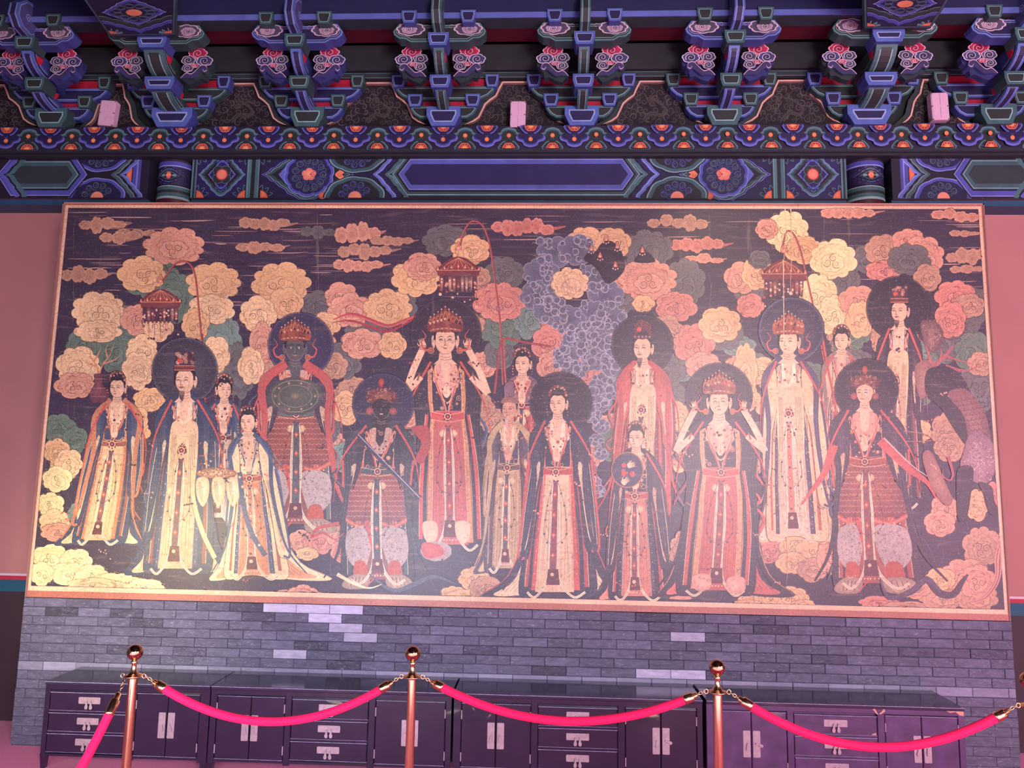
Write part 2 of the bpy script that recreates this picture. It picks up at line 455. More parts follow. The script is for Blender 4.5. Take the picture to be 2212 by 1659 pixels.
# architraves between the engaged columns
def arch(name, px0, px1):
    b = MB(); X0 = xx(px0, 376, Yarch); X1 = xx(px1, 376, Yarch)
    b.box(X0, X1, Yarch, YW+.02, za0, zf0-.035, '#1c1930', bottom='#7a4a5c')
    b.box(X0, X1, Yarch+.02, YW+.01, za0-.035, za0, '#1d5070')
    return struct(b.build(name, PAINT)), X0, X1
trim_l, *_ = arch('trim_9', -700, 322)
trim_c, *_ = arch('trim_10', 414, 1829)
trim_r, *_ = arch('trim_11', 1926, 2900)
AM = mapper(Yarch, 376)
def lobed(cx, cy, hx, hy, mirror=True):
    """pointed quatrefoil lozenge with scalloped sides"""
    q = [(1, 0), (.88, .10), (.80, .24), (.70, .30), (.62, .44), (.48, .56), (.42, .72), (.26, .84), (.16, .96), (0, 1.03)]
    pts = [(cx+hx*a, cy-hy*b) for a, b in q]+[(cx-hx*a, cy-hy*b) for a, b in q[::-1][1:]]
    pts += [(cx-hx*a, cy+hy*b) for a, b in q[1:]]+[(cx+hx*a, cy+hy*b) for a, b in q[::-1][1:-1]]
    return pts
def sc(pts, cx, cy, k, ky=None): return [(cx+(a-cx)*k, cy+(b-cy)*(ky or k)) for a, b in pts]
def rosette(P, cx, cy, r, inner, ring_, clipf=None):
    for j, (rr, n, c) in enumerate(((.80, 11, ring_), (.48, 8, mix(ring_, '#20205a', .4)))):
        for k in range(n):
            a = 2*PI*k/n+j*.2; x = cx+r*rr*math.cos(a); y = cy+r*rr*math.sin(a)
            if clipf and not clipf(x, y): continue
            P.ring(x, y, r*.17, 1.5, c); P.spiral(x, y, r*.12, 1.1, 1.2, mix(c, '#ffffff', .12), a)
    for k in range(8):
        a = 2*PI*k/8
        x, y = cx+r*.33*math.cos(a), cy+r*.33*math.sin(a)
        if clipf and not clipf(x, y): continue
        P.disc(x, y, r*.08, '#31388a')
def leafcorner(P, x, y, sx, sy):
    P.fan([(x, y), (x+sx*17, y), (x+sx*14, y+sy*8), (x+sx*8, y+sy*14), (x, y+sy*17)], '#ff9a55', '#ea6a55')
    for k in range(3):
        a = (.2+k*.55); P.line([(x+sx*17*math.cos(a), y+sy*17*math.sin(a)), (x+sx*28*math.cos(a+.15), y+sy*28*math.sin(a+.15)), (x+sx*24*math.cos(a+.4), y+sy*22*math.sin(a+.4))], 1.7, '#517a80')
yt, yb_, ym = 327., 428., 377.
def cbox(P, x0, x1):
    """square flower panel"""
    c = (x0+x1)/2; w = (x1-x0)/2
    P.poly([(x0, yt), (x1, yt), (x1, yb_), (x0, yb_)], '#221d57')
    for sx, ex in ((1, x0), (-1, x1)):
        leafcorner(P, ex, yt, sx, 1); leafcorner(P, ex, yb_, sx, -1)
    L0 = lobed(c, ym, w, 48)
    for k, col in ((1, '#2c3f8a'), (.97, '#88a6d8'), (.94, '#4f7c84'), (.84, '#294046'), (.72, '#161320')):
        P.poly(sc(L0, c, ym, k), col)
    for k, col in ((.58, '#6b76cc'), (.52, '#24205c')): P.poly(sc(L0, c, ym, k, k*1.12), col)
    for k in range(4):
        a = PI/4+PI/2*k; P.disc(c+11*math.cos(a), ym+11*math.sin(a), 11.5, '#31403f', '#1d2628'); P.ring(c+11*math.cos(a), ym+11*math.sin(a), 11.5, 1.2, '#56797d')
    for s_ in (-1, 1):
        P.line([(c-9, ym+s_*24), (c-11, ym+s_*31), (c, ym+s_*27), (c+11, ym+s_*31), (c+9, ym+s_*24)], 2.2, '#4a58b4')
        P.line([(c-5, ym+s_*33), (c, ym+s_*38), (c+5, ym+s_*33)], 2.2, '#5a66c0', smooth=False)
    P.disc(c, ym, 12.5, '#c03a40'); P.disc(c, ym, 10.5, '#ff9a7c', '#f88870')
def vbars(P, x0, x1):
    n = x1-x0
    P.poly([(x0, yt), (x1, yt), (x1, yb_), (x0, yb_)], '#1c2024')
    for a, b, c in ((.06, .36, '#4f7f88'), (.10, .14, '#86b0b8'), (.64, .94, '#44707a'), (.88, .91, '#86b0b8')):
        P.poly([(x0+n*a, yt), (x0+n*b, yt), (x0+n*b, yb_), (x0+n*a, yb_)], c)
def zig(P, x, s, w, off, col):
    """scalloped chevron band pointing in direction s, apex at x"""
    pts = []
    for i in range(9):
        t = i/8; y = yt+(ym-yt)*t; u = x-s*off*(1-t)**.9
        u += -s*4*abs(math.sin(t*PI*3)); pts.append((u, y))
    pts = pts+[(a, 2*ym-b) for a, b in pts[::-1][1:]]
    P.line(pts, w, col, smooth=False)
def halfrose(P, cx, top, r, cols, rc):
    yb0 = yt if top else yb_; s_ = 1 if top else -1
    def dome(k):
        out = []
        for i in range(25):
            a = PI*i/24; rr = r*k*(1+.05*abs(math.sin(a*4.5)))
            out.append((cx+rr*1.15*math.cos(a), yb0+s_*rr*.82*math.sin(a)))
        return out
    for k, c in cols: P.poly(dome(k), c)
    rosette(P, cx, yb0, r*.68, None, rc, (lambda x, y: (y > yt+3) if top else (y < yb_-3)))
    P.poly([(cx+r*.26*math.cos(a), yb0+s_*r*.26*math.sin(a)) for a in np.linspace(0, PI, 11)], '#f89a80')
# centre architrave
P = Painter(AM, (0, -1, 0), .00006, 410, 318, 1832, 432, 5)
P.poly([(414, 322), (1829, 322), (1829, 430), (414, 430)], '#1a1828')
P.poly([(414, 318), (1829, 318), (1829, 327), (414, 327)], '#3f2f42')
vbars(P, 414, 426); vbars(P, 1816, 1829)
cbox(P, 427, 532); cbox(P, 1698, 1814)
vbars(P, 532, 562); vbars(P, 1668, 1697)
for (a, s_) in ((565, 1), (1666, -1)):
    x0, x1 = (a, a+300) if s_ > 0 else (a-300, a)
    P.poly([(x0, yt), (x1, yt), (x1, yb_), (x0, yb_)], '#1d1a48')
    leafcorner(P, a, yt, s_, 1); leafcorner(P, a, yb_, s_, -1)
    c = a+s_*100
    Lz = lobed(c, ym, 100, 58)
    P.poly(Lz, '#6a72c8'); P.poly(sc(Lz, c, ym, .965), '#12101c'); P.poly(sc(Lz, c, ym, .93), '#79a0aa'); P.poly(sc(Lz, c, ym, .90), '#335258'); P.poly(sc(Lz, c, ym, .80), '#1a1e26')
    c2 = a+s_*103
    q = scallop(c2, ym, 55, 50, 10, .1, .07)
    q = [(x, min(max(y, yt+1), yb_-1)) for x, y in q]
    tip = (c2-s_*66, ym)
    P.poly([tip, (c2-s_*48, ym-22), (c2-s_*48, ym+22)], '#6870cc')
    P.poly(q, '#7f92da'); P.poly(sc(q, c2, ym, .96), '#505cb4'); P.poly(sc(q, c2, ym, .86), '#211d58')
    rosette(P, c2, ym, 38, None, '#56757c')
    for k in range(12):
        aa = 2*PI*k/12; P.line([(c2+29*math.cos(aa), ym+29*math.sin(aa)), (c2+38*math.cos(aa+.2), ym+38*math.sin(aa+.2)), (c2+35*math.cos(aa+.38), ym+35*math.sin(aa+.38))], 2.4, '#3c5459')
    P.fan(scallop(c2, ym, 16, 14, 5, .3, .2), '#ffae86', '#f28472')
    for k in (-1, 0, 1): P.line([(c2+s_*2, ym), (c2+s_*12, ym+k*7)], 1.2, '#a03844')
    # heart
    h = a+s_*168
    P.poly([(h-s_*9, ym), (h, ym-9), (h+s_*8, ym-12), (h+s_*10, ym-4), (h+s_*6, ym), (h+s_*10, ym+4), (h+s_*8, ym+12), (h, ym+9)], '#f48c68', True)
    P.spiral(h, ym, 5, 1.2, 1.2, '#a8403c')
    for yy in (yt+5, yb_-5): P.disc(h-s_*34, yy, 8, '#f08860', '#c9524a')
    for top in (True, False):
        halfrose(P, h+s_*36, top, 55, ((1.04, '#0f0d16'), (1, '#7ea4b0'), (.95, '#3a6168'), (.82, '#1c2128')), '#4c56ac')
    for off, col, w in ((0, '#12101c', 6), (5, '#6578c8', 10), (7, '#a0a8e8', 1.6), (15, '#1e1b50', 8), (24, '#16131e', 5), (30, '#46727a', 9), (34, '#86a8b0', 1.5)):
        zig(P, h+s_*(72+off), -s_*-1 if False else -s_, w, 44, col)
def longbox(P, x0, x1, cols, yk=0.):
    ch = 34
    def hx(d): return [(x0+d*1.15, ym), (x0+ch+d*.4, yt+4+d), (x1-ch-d*.4, yt+4+d), (x1-d*1.15, ym), (x1-ch-d*.4, yb_-4-d), (x0+ch+d*.4, yb_-4-d)]
    for d, c in cols: P.poly(hx(d), c)
longbox(P, 846, 1384, ((0, '#3f6a72'), (2, '#8cacb4'), (4, '#35555c'), (9, '#0e0c14'), (13, '#8c94de'), (15, '#5763b4'), (24, '#211f58')))
P.mb.build('painted_pattern', PAINT, trim_c)
# side architraves
def sidearch(trim, xa, s_):
    lo, hi = (xa-340, xa) if s_ > 0 else (xa, xa+330)
    P = Painter(AM, (0, -1, 0), .00006, lo-20, 318, hi+20, 432, 5)
    P.poly([(lo, 318), (hi, 318), (hi, 430), (lo, 430)], '#1a1828')
    P.poly([(lo, 318), (hi, 318), (hi, 327), (lo, 327)], '#3a2c40')
    e = xa                      # edge beside the column
    P.poly([(e, yt), (e-s_*17, yt), (e-s_*17, yb_), (e, yb_)], '#4c53ac'); P.poly([(e-s_*6, yt), (e-s_*9, yt), (e-s_*9, yb_), (e-s_*6, yb_)], '#8c94de')
    P.fan([(e-s_*19, ym-14), (e-s_*28, ym-8), (e-s_*31, ym), (e-s_*28, ym+8), (e-s_*19, ym+14)], '#ff9a5c', '#e8604e')
    for d in (-1, 1): P.line([(e-s_*20, ym+d*14), (e-s_*27, ym+d*22), (e-s_*22, ym+d*28)], 2.5, '#3f6268')
    for off, col, w in ((30, '#6578c8', 8), (27, '#a0a8e8', 1.5), (40, '#14111e', 5), (48, '#46656c', 10), (44, '#86a8b0', 1.4)):
        zig(P, e-s_*(off+12), -s_, w, -44 if False else 46, col)
    c = e-s_*90
    for top in (True, False):
        halfrose(P, c, top, 52, ((1.04, '#0f0d16'), (1, '#8892de'), (.95, '#5058b4'), (.84, '#1d1a4a')), '#4d6c72')
    for off, col, w in ((138, '#4b6a72', 10), (134, '#86a8b0', 1.4), (124, '#14111e', 4)):
        zig(P, e-s_*(off-6), s_, w, 46, col)
    c0 = e-s_*125; 
    a0, a1 = (c0-175, c0) if s_ > 0 else (c0, c0+175)
    longbox(P, a0-10, a1+10, ((-3, '#12101c'), (0, '#8c94de'), (2, '#4e56b0'), (12, '#120f1c'), (16, '#6f98a0'), (19, '#3d6168'), (27, '#2a3b3f')))
    for off, col, w in ((300, '#46727a', 10), (308, '#14111e', 4), (316, '#5a62bc', 8)):
        zig(P, e-s_*(off-14), -s_, w, 40, col)
    P.mb.build('painted_pattern', PAINT, trim)
sidearch(trim_l, 304, 1)
sidearch(trim_r, 1945, -1)

# engaged round columns with painted collars
def column(pxc, w, label):
    Yc = YW-.06; r = (xx(pxc+w/2, 376, Yc-.12)-xx(pxc-w/2, 376, Yc-.12))/2
    X = xx(pxc, 376, Yc-.1); cyc = Yarch+r*.92
    c = empty('painted_column', (X, cyc, FZ))
    b = MB(); b.lathe([(r, 0), (r, za0-FZ+.0)], 0, 0, 0, '#4a1f2c', 40); sh = b.build('shaft', plain('maroon column lacquer', '#53222e', .45), c, True)
    b = MB(); z0 = za0-FZ; z1 = zf0-.03-FZ; h = z1-z0
    for a, bb, rr, col in ((0, .06, 1.03, '#9ab8bc'), (.06, .15, 1.03, '#3e666c'), (.15, .22, 1.03, '#22292c'), (.22, .30, 1.03, '#3e666c'), (.30, .32, 1.03, '#9ab8bc'), (.32, .35, 1.0, '#110f18'), (.35, .8, 1.0, '#1e1a45'), (.8, .83, 1.02, '#9aa4e4'), (.83, .93, 1.02, '#4c52ac'), (.93, 1., 1.02, '#281c2c')):
        b.lathe([(r*rr, z0+a*h), (r*rr, z0+bb*h)], 0, 0, 0, col, 40)
        b.lathe([(r*1.0, z0+bb*h), (r*1.03, z0+bb*h)], 0, 0, 0, col, 40)
    col_ = b.build('collar', PAINT, c, False)
    # lozenge wrapped on the collar
    def wrap(Pp):
        out = []
        for u, v in Pp:
            a = u*1.25; out.append((r*1.0*math.sin(a), -r*1.0*math.cos(a), z0+h*(.575+v*.225)))
        return np.array(out)
    P = Painter(wrap, (0, -1, 0), .0004, -1.3, -1.3, 1.3, 1.3, .05)
    q = [(a, b_) for a, b_ in lobed(0, 0, 1, 1)]
    def ss(k): return [(a*k, b_*k) for a, b_ in q]
    for k, cc in ((1.0, '#8c98e0'), (.94, '#3e4698'), (.82, '#14101c'), (.74, '#8090d8'), (.70, '#2e4a54'), (.58, '#161428'), (.46, '#6fa0a8'), (.42, '#1a2024')): P.poly(ss(k), cc)
    for k in range(4):
        a = PI/2*k; P.poly([(.24*math.cos(a)+.10*math.cos(t), .24*math.sin(a)+.14*math.sin(t)) for t in np.linspace(0, 2*PI, 9)[:-1]], '#e0705c' if k % 2 else '#7098a0')
    P.poly([(.13*math.cos(t), .2*math.sin(t)) for t in np.linspace(0, 2*PI, 13)[:-1]], '#ff8e64')
    for sx in (-1, 1):
        for sy in (-1, 1): P.poly([(sx*1.1, sy*.95), (sx*.85, sy*.95), (sx*1.1, sy*.55)], '#ee7a50')
    P.mb.build('painted_lozenge', PAINT, col_)
    return tag(c, label, 'column')
column(370, 76, 'left round column with maroon shaft and painted blue and green collar')
column(1877, 84, 'right round column with maroon shaft and painted blue and green collar')

# ================================================================== BRACKET ZONE
Yh = .30
zb = zf1                               # bracket zone stands on the frieze board
zt_top = zz(-60, -.15)
bw = MB(); bw.box(x_l, x_r, Yh+.03, YW+.2, zb-.01, zz(-10, Yh), '#1c2226'); struct(bw.build('wall_upper', plain('dark green board wall', '#1d2629', .6, scale=4)))
# long timbers: lower tie, dark upper tie, sloping red board, outer eave beam
def timber(name, y0, y1, z0, z1, cols, cb):
    b = MB(); b.box(x_l, x_r, y0, y1, z0, z1, cols[0][1], bottom=cb)
    for k, (f0, f1, c) in enumerate(cols[1:]):
        b.face([(x_l, y0-.0006*(k+1), z0+(z1-z0)*f0), (x_r, y0-.0006*(k+1), z0+(z1-z0)*f0), (x_r, y0-.0006*(k+1), z0+(z1-z0)*f1), (x_l, y0-.0006*(k+1), z0+(z1-z0)*f1)], c)
    return struct(b.build(name, PAINT))
timber('trim_12', .25, Yh+.05, zz(167, .25), zz(156, .25), [(0, '#2c3a3f'), (.0, .10, '#6e9298'), (.86, 1., '#54777e')], '#1c2226')
timber('trim_13', .22, Yh+.05, zz(156, .25), zz(90, .19), [(0, '#272e31')], '#1b1d20')
Yo = -.14
ob0 = zz(39, Yo)
b = MB()
ya, za_ = Yo+.11, zz(56, Yo+.11); yb2, zb2 = .2, zz(90, .2)
b.face([(x_l, yb2, zb2), (x_r, yb2, zb2), (x_r, ya, za_), (x_l, ya, za_)], '#5a1626')
b.face([(x_l, yb2+.01, zb2+.02), (x_r, yb2+.01, zb2+.02), (x_r, ya+.01, za_+.02), (x_l, ya+.01, za_+.02)], '#3a1020')
struct(b.build('trim_15', plain('deep red soffit board', '#6e1830', .6, scale=2, lo=.7, hi=1.2)))
b = MB(); z1 = zz(27, Yo)
b.box(x_l, x_r, Yo, Yo+.11, ob0, zz(-60, Yo), '#1a2450', bottom='#2b3a3f')
b.box(x_l, x_r, Yo-.006, Yo, ob0, z1, '#5c62b8', front='#6074c2'); struct(b.build('trim_16', PAINT))
# ceiling far above
b = MB(); b.box(x_l, x_r, -9, YW, zz(-60, Yo)+.02, zz(-60, Yo)+.1, '#161020'); struct(b.build('ceiling', M_CEIL))

# carved dragon-scroll panels between the sets
M_SCROLL = painted('dark scroll panel', .55)
def scroll_panel(pm, k, idx, label):
    rel = [(-107, 272), (-90, 264), (-79, 256), (-71, 239), (-66, 228), (-56, 219), (-43, 210), (-37, 196), (-29, 181), (29, 181), (37, 196), (43, 210), (56, 219), (66, 228), (71, 239), (79, 256), (90, 264), (107, 272)]
    rel = [(x*k, y) for x, y in rel]
    out = [(pm+x, y) for x, y in rel]
    MP = mapper(Yh+.012, 235)
    o = empty('scroll_panel', (xx(pm, 235, Yh), Yh, zb))
    org = o.location.copy()
    bd = MB(); pr = [tuple(MP(np.array([q]))[0][[0, 2]]) for q in out]
    # raised cream moulding
    po = inset(pr, -.004) ; pi = inset(pr, .007)
    n = len(pr)-1
    for i in range(n):
        A, B, C_, D = po[i], po[i+1], pi[i+1], pi[i]
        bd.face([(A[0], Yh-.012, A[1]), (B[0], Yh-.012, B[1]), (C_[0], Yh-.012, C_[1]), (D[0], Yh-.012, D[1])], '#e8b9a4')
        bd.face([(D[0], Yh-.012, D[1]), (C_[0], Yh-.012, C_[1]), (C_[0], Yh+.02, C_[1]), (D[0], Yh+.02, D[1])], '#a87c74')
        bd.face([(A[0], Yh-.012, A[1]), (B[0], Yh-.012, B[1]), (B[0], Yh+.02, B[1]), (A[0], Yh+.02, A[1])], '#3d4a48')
    bd.build('moulding', PAINT, o, origin=org); 
    # flat green border board outside the moulding
    g = MB(); pg = inset(pr, -.035); pg2 = inset(pr, -.030)
    for i in range(n):
        g.face([(pg[i][0], Yh-.004, pg[i][1]), (pg[i+1][0], Yh-.004, pg[i+1][1]), (pr[i+1][0], Yh-.004, pr[i+1][1]), (pr[i][0], Yh-.004, pr[i][1])], '#2e3c3c')
    g.build('border', PAINT, o, origin=org)
    P = Painter(MP, (0, -1, 0), .00005, pm-112, 176, pm+112, 276, 4)
    P.poly([(pm+x*.99, y) for x, y in rel], '#17101a')
    R = random.Random(idx+5)
    def ins(x, y, m=6):
        c = False; p = [(a, b_) for a, b_ in out]; j = len(p)-1
        for i in range(len(p)):
            if (p[i][1] > y) != (p[j][1] > y) and x < (p[j][0]-p[i][0])*(y-p[i][1])/(p[j][1]-p[i][1])+p[i][0]: c = not c
            j = i
        return c
    g1, g2 = '#45443f', '#57524c'
    pts = []
    for _ in range(400):
        x = pm+R.uniform(-100, 100)*k; y = R.uniform(186, 268)
        if all(ins(x+dx, y+dy) for dx, dy in ((-8, 0), (8, 0), (0, -7), (0, 7))) and all((x-a)**2+(y-b_)**2 > 95 for a, b_ in pts): pts.append((x, y))
    for x, y in pts:
        s_ = R.choice((-1, 1)); r = R.uniform(5.5, 8.5); rot = R.uniform(0, 6.28)
        P.spiral(x, y, r, 1.4, R.uniform(2.4, 3.4), R.choice((g1, g2)), rot, s_)
        a = rot; P.line([(x+r*math.cos(a), y+r*math.sin(a)), (x+r*1.5*math.cos(a-.5*s_), y+r*1.5*math.sin(a-.5*s_))], 1.6, g1, smooth=False)
    # sinuous body across the middle
    body = [(pm-20*k, 262), (pm-4*k, 246), (pm+18*k, 250), (pm+26*k, 236), (pm+10*k, 222), (pm-6*k, 212), (pm+6*k, 198)]
    P.line(body, 9, g2, taper=1); P.line(body, 6, '#3a3836', taper=1)
    sp_ = spline(body, False, 5)
    for i in range(2, len(sp_)-4, 2): P.line([(sp_[i][0]-3, sp_[i][1]-2), (sp_[i][0], sp_[i][1]+1), (sp_[i][0]+3, sp_[i][1]-2)], .8, g2, smooth=False)
    for i in range(5): P.line([(pm-12*k+i*3.2, 212), (pm-10*k+i*3.4, 222), (pm-6*k+i*2.6, 232)], 1., g2)
    P.mb.build('panel_board', M_SCROLL, o, origin=org)
    return tag(o, label, 'panel', 'dark scroll panels between the roof brackets')
mids = [(-20, 1.0, 'dark scroll panel cut by the left edge of the picture, cream ogee moulding'),
        (250, .52, 'narrow dark scroll panel behind the leftmost pale wall box'),
        (520, .95, 'dark scroll panel with cream ogee moulding, right of the left column bracket'),
        (815, 1., 'dark scroll panel with cream moulding, left of the middle pale wall box bay'),
        (1114, 1., 'dark scroll panel with cream moulding behind the middle pale wall box'),
        (1411, 1., 'dark scroll panel with cream moulding, right of the middle pale wall box bay'),
        (1709, .97, 'dark scroll panel with cream moulding, left of the right column bracket'),
        (2012, .62, 'narrow dark scroll panel behind the rightmost pale wall box')]
for i, (pm, k, lb) in enumerate(mids): scroll_panel(pm, k, i, lb)

# ---- bracket sets -------------------------------------------------
X0c = 1263
PAL = {'blue': dict(edge='#5470ba', line='#9db4e4', core='#1f2150', side='#3a4890'),
       'green': dict(edge='#3f6a6c', line='#8fc0c0', core='#27332f', side='#2c4a4a')}
def pz(px, py, Y): return (xx(px, 235, Y)-xx(X0c, 235, Y), zz(py, Y)-zb)
def yy_(Y): return Y-YB
def block(name, px0, px1, py0, py1, Y, dep, pal, parent, k=.14, org=0):
    """bearing block: flared top, tapered foot"""
    p = PAL[pal]; w = px1-px0; h = py1-py0
    pr = [(px0, py0), (px1, py0), (px1, py0+h*.45), (px1-w*k, py1), (px0+w*k, py1), (px0, py0+h*.45)]
    q = [pz(a, b_, Y) for a, b_ in pr]
    m_ = MB(); th = (q[1][0]-q[0][0])
    m_.prism(q, yy_(Y), yy_(Y)+dep, p['side'], p['edge'], ((th*.12, p['line']), (th*.155, p['core'])))
    return m_.build(name, PAINT, parent)
def arm_cross(name, px0, px1, py0, py1, Y, dep, pal, parent, r=.5, split=None):
    p = PAL[pal]; h = py1-py0; w = (px1-px0)*.16
    pr = [(px0, py0), (px1, py0), (px1-w*.12, py0+h*.35), (px1-w*.45, py0+h*.72), (px1-w, py1), (px0+w, py1), (px0+w*.45, py0+h*.72), (px0+w*.12, py0+h*.35)]
    q = [pz(a, b_, Y) for a, b_ in pr]
    m_ = MB(); m_.prism(q, yy_(Y), yy_(Y)+dep, p['side'], p['edge'], ((.012, p['line']), (.016, p['core'])))
    return m_.build(name, PAINT, parent)
def arm_out(name, wpx, prof, pal, parent, eye=None, cx=None):
    """arm projecting from the wall: side profile [(Y, py)], width in px at its own depth"""
    p = PAL[pal]; m_ = MB()
    q = [(yy_(Y), zz(py, Y)-zb) for Y, py in prof]
    hw = (xx(X0c+wpx/2, 200, 0)-xx(X0c-wpx/2, 200, 0))/2; xc = cx or 0.
    m_.prismX(q, xc-hw, xc+hw, p['edge'], ((.014, p['line']), (.018, p['core'])))
    # the curved front edge carries a line and a dark core
    n = len([1 for a in prof if a[0] < 90])
    idx = prof_front[name] if name in prof_front else list(range(len(q)//2))
    for k, (f, c) in enumerate(((.62, p['line']), (.50, p['core']))):
        A = []; B = []
        for i in idx:
            a = np.array(q[i]); t = np.array(q[min(i+1, idx[-1])])-np.array(q[max(i-1, idx[0])]); t = t/(np.linalg.norm(t)+1e-9)
            nrm = np.array((-abs(t[1]), -abs(t[0]) if True else 0)); nrm = nrm/np.linalg.norm(nrm)
            a = a+nrm*.0012*(k+1)
            if i == idx[0]: a = a-t*-.006
            A.append((xc-hw*f, a[0], a[1])); B.append((xc+hw*f, a[0], a[1]))
        m_.quads(A, B, c)
    o = m_.build(name, PAINT, parent)
    if eye:
        e = MB(); Yc, pc, ry, rz = eye; zc = zz(pc, Yc)-zb
        pts = [(yy_(Yc)+ry*math.cos(t), zc+rz*math.sin(t)+.25*ry*math.cos(t)) for t in np.linspace(0, 2*PI, 13)[:-1]]
        e.prismX(pts, xc-hw-.004, xc+hw+.004, '#d41f3c'); e.build('red_inlay', PAINT, o)
    return o
prof_front = {}
def cloud_carving(name, parent, s_, kind, Y, cx, cy, pal):
    """carved and painted cloud spray; s_=+1 right, -1 left of the arm"""
    def T(P): return [pz(X0c+cx+s_*(x), cy+y, Y) for x, y in P]
    m_ = MB(); body = PAL[pal]['side']
    def ext(pts, d0, d1, side, front, rings=()): m_.prism(T(pts), yy_(Y)-d0, yy_(Y)+d1, side, front, rings, .0004)
    def lobe(x, y, rx, ry, n, c_out, c_in, c_core, d0):
        ext(scallop(x, y, rx, ry, n, .3, .12, 4), d0, .045, mix(body, '#0c0a18', .3), c_out)
        fan(scallop(x, y, rx*.88, ry*.88, n, .3, .12, 4), x, y, c_in, c_core, d0+.0005)
        spi(x, y, min(rx, ry*1.3)*.62, 1.7, d0+.001, s_)
    def fan(pts, x, y, c_e, c_c, d):
        q = T(pts); c0 = T([(x, y)])[0]; n = len(q)
        for i in range(n):
            j = (i+1) % n
            m_.face([(c0[0], yy_(Y)-d, c0[1]), (q[i][0], yy_(Y)-d, q[i][1]), (q[j][0], yy_(Y)-d, q[j][1])], [L(c_c), L(c_e), L(c_e)])
    def spi(x, y, r, turns, d, sg, c='#f0dce8', w=1.2):
        n = int(turns*12); A = []; B = []
        for i in range(n+1):
            a = sg*2*PI*turns*i/n+.6; rr = r*(1-i/n*.92); ww = w*(1-.5*i/n)/2
            A.append((x+(rr+ww)*math.cos(a)*1.25, y+(rr+ww)*math.sin(a))); B.append((x+(rr-ww)*math.cos(a)*1.25, y+(rr-ww)*math.sin(a)))
        A = [(p[0], yy_(Y)-d, p[1]) for p in T(A)]; B = [(p[0], yy_(Y)-d, p[1]) for p in T(B)]
        m_.quads(A, B, c)
    if kind == 'spray':
        ext([(-30, 34), (-12, 10), (-30, -8), (-8, -20), (14, -22), (36, -6), (34, 8), (22, 18), (18, 34), (8, 32), (-6, 40), (-20, 44)], -.004, .05, mix(body, '#0c0a18', .3), mix(body, '#0c0a18', .3))
        lobe(0, -21, 23, 13, 7, '#eeb4c8', '#c02a52', '#8e1840', .012)
        lobe(-20, -6, 17, 11, 6, '#d8cfe0', '#4c5270', '#1f1f38', .014)
        lobe(17, -4, 20, 12, 6, '#e6d8ea', '#4a5282', '#1f1f38', .016)
        lobe(-4, 7, 9, 5, 5, '#eeb4c8', '#c43a5c', '#8e1840', .020)
        lobe(-20, 12, 14, 9, 6, '#dccfe4', '#4c5270', '#1f1f38', .018)
        # hook sweeping down to the arm
        hook = [(-34, 34), (-22, 24), (-12, 26), (-2, 20), (8, 12), (14, 6), (24, 8), (27, 18), (20, 24), (13, 20), (6, 26), (-6, 34), (-18, 33)]
        ext(spline(hook, True, 3), .020, .05, body, '#3b3b6a')
        ln = spline([(-34, 34), (-22, 23), (-10, 25), (2, 15), (12, 6), (22, 8), (25, 16), (19, 20), (15, 15)], False, 4)
        A = T([(x, y-.9) for x, y in ln]); B = T([(x, y+.9) for x, y in ln])
        m_.quads([(a, yy_(Y)-.0212, b_) for a, b_ in A], [(a, yy_(Y)-.0212, b_) for a, b_ in B], '#e4c0d8')
    else:
        lobe(0, 0, 33, 15, 8, '#e0c4d4', '#5a566e', '#262438', .004)
        fan(scallop(3, 1, 18, 9.5, 7, .2, .12, 4), 3, 1, '#cdb2c8', '#2b2740', .0055)
        spi(4, 1, 7, 2, .0065, s_)
        ln = spline([(-30, -6), (-38, -9), (-42, -4), (-38, -2)], False, 4)
        A = T([(x, y-.6) for x, y in ln]); B = T([(x, y+.6) for x, y in ln])
        m_.quads([(a, yy_(Y)-.0045, b_) for a, b_ in A], [(a, yy_(Y)-.0045, b_) for a, b_ in B], '#c8a2b8')
    return m_.build(name, PAINT, parent)

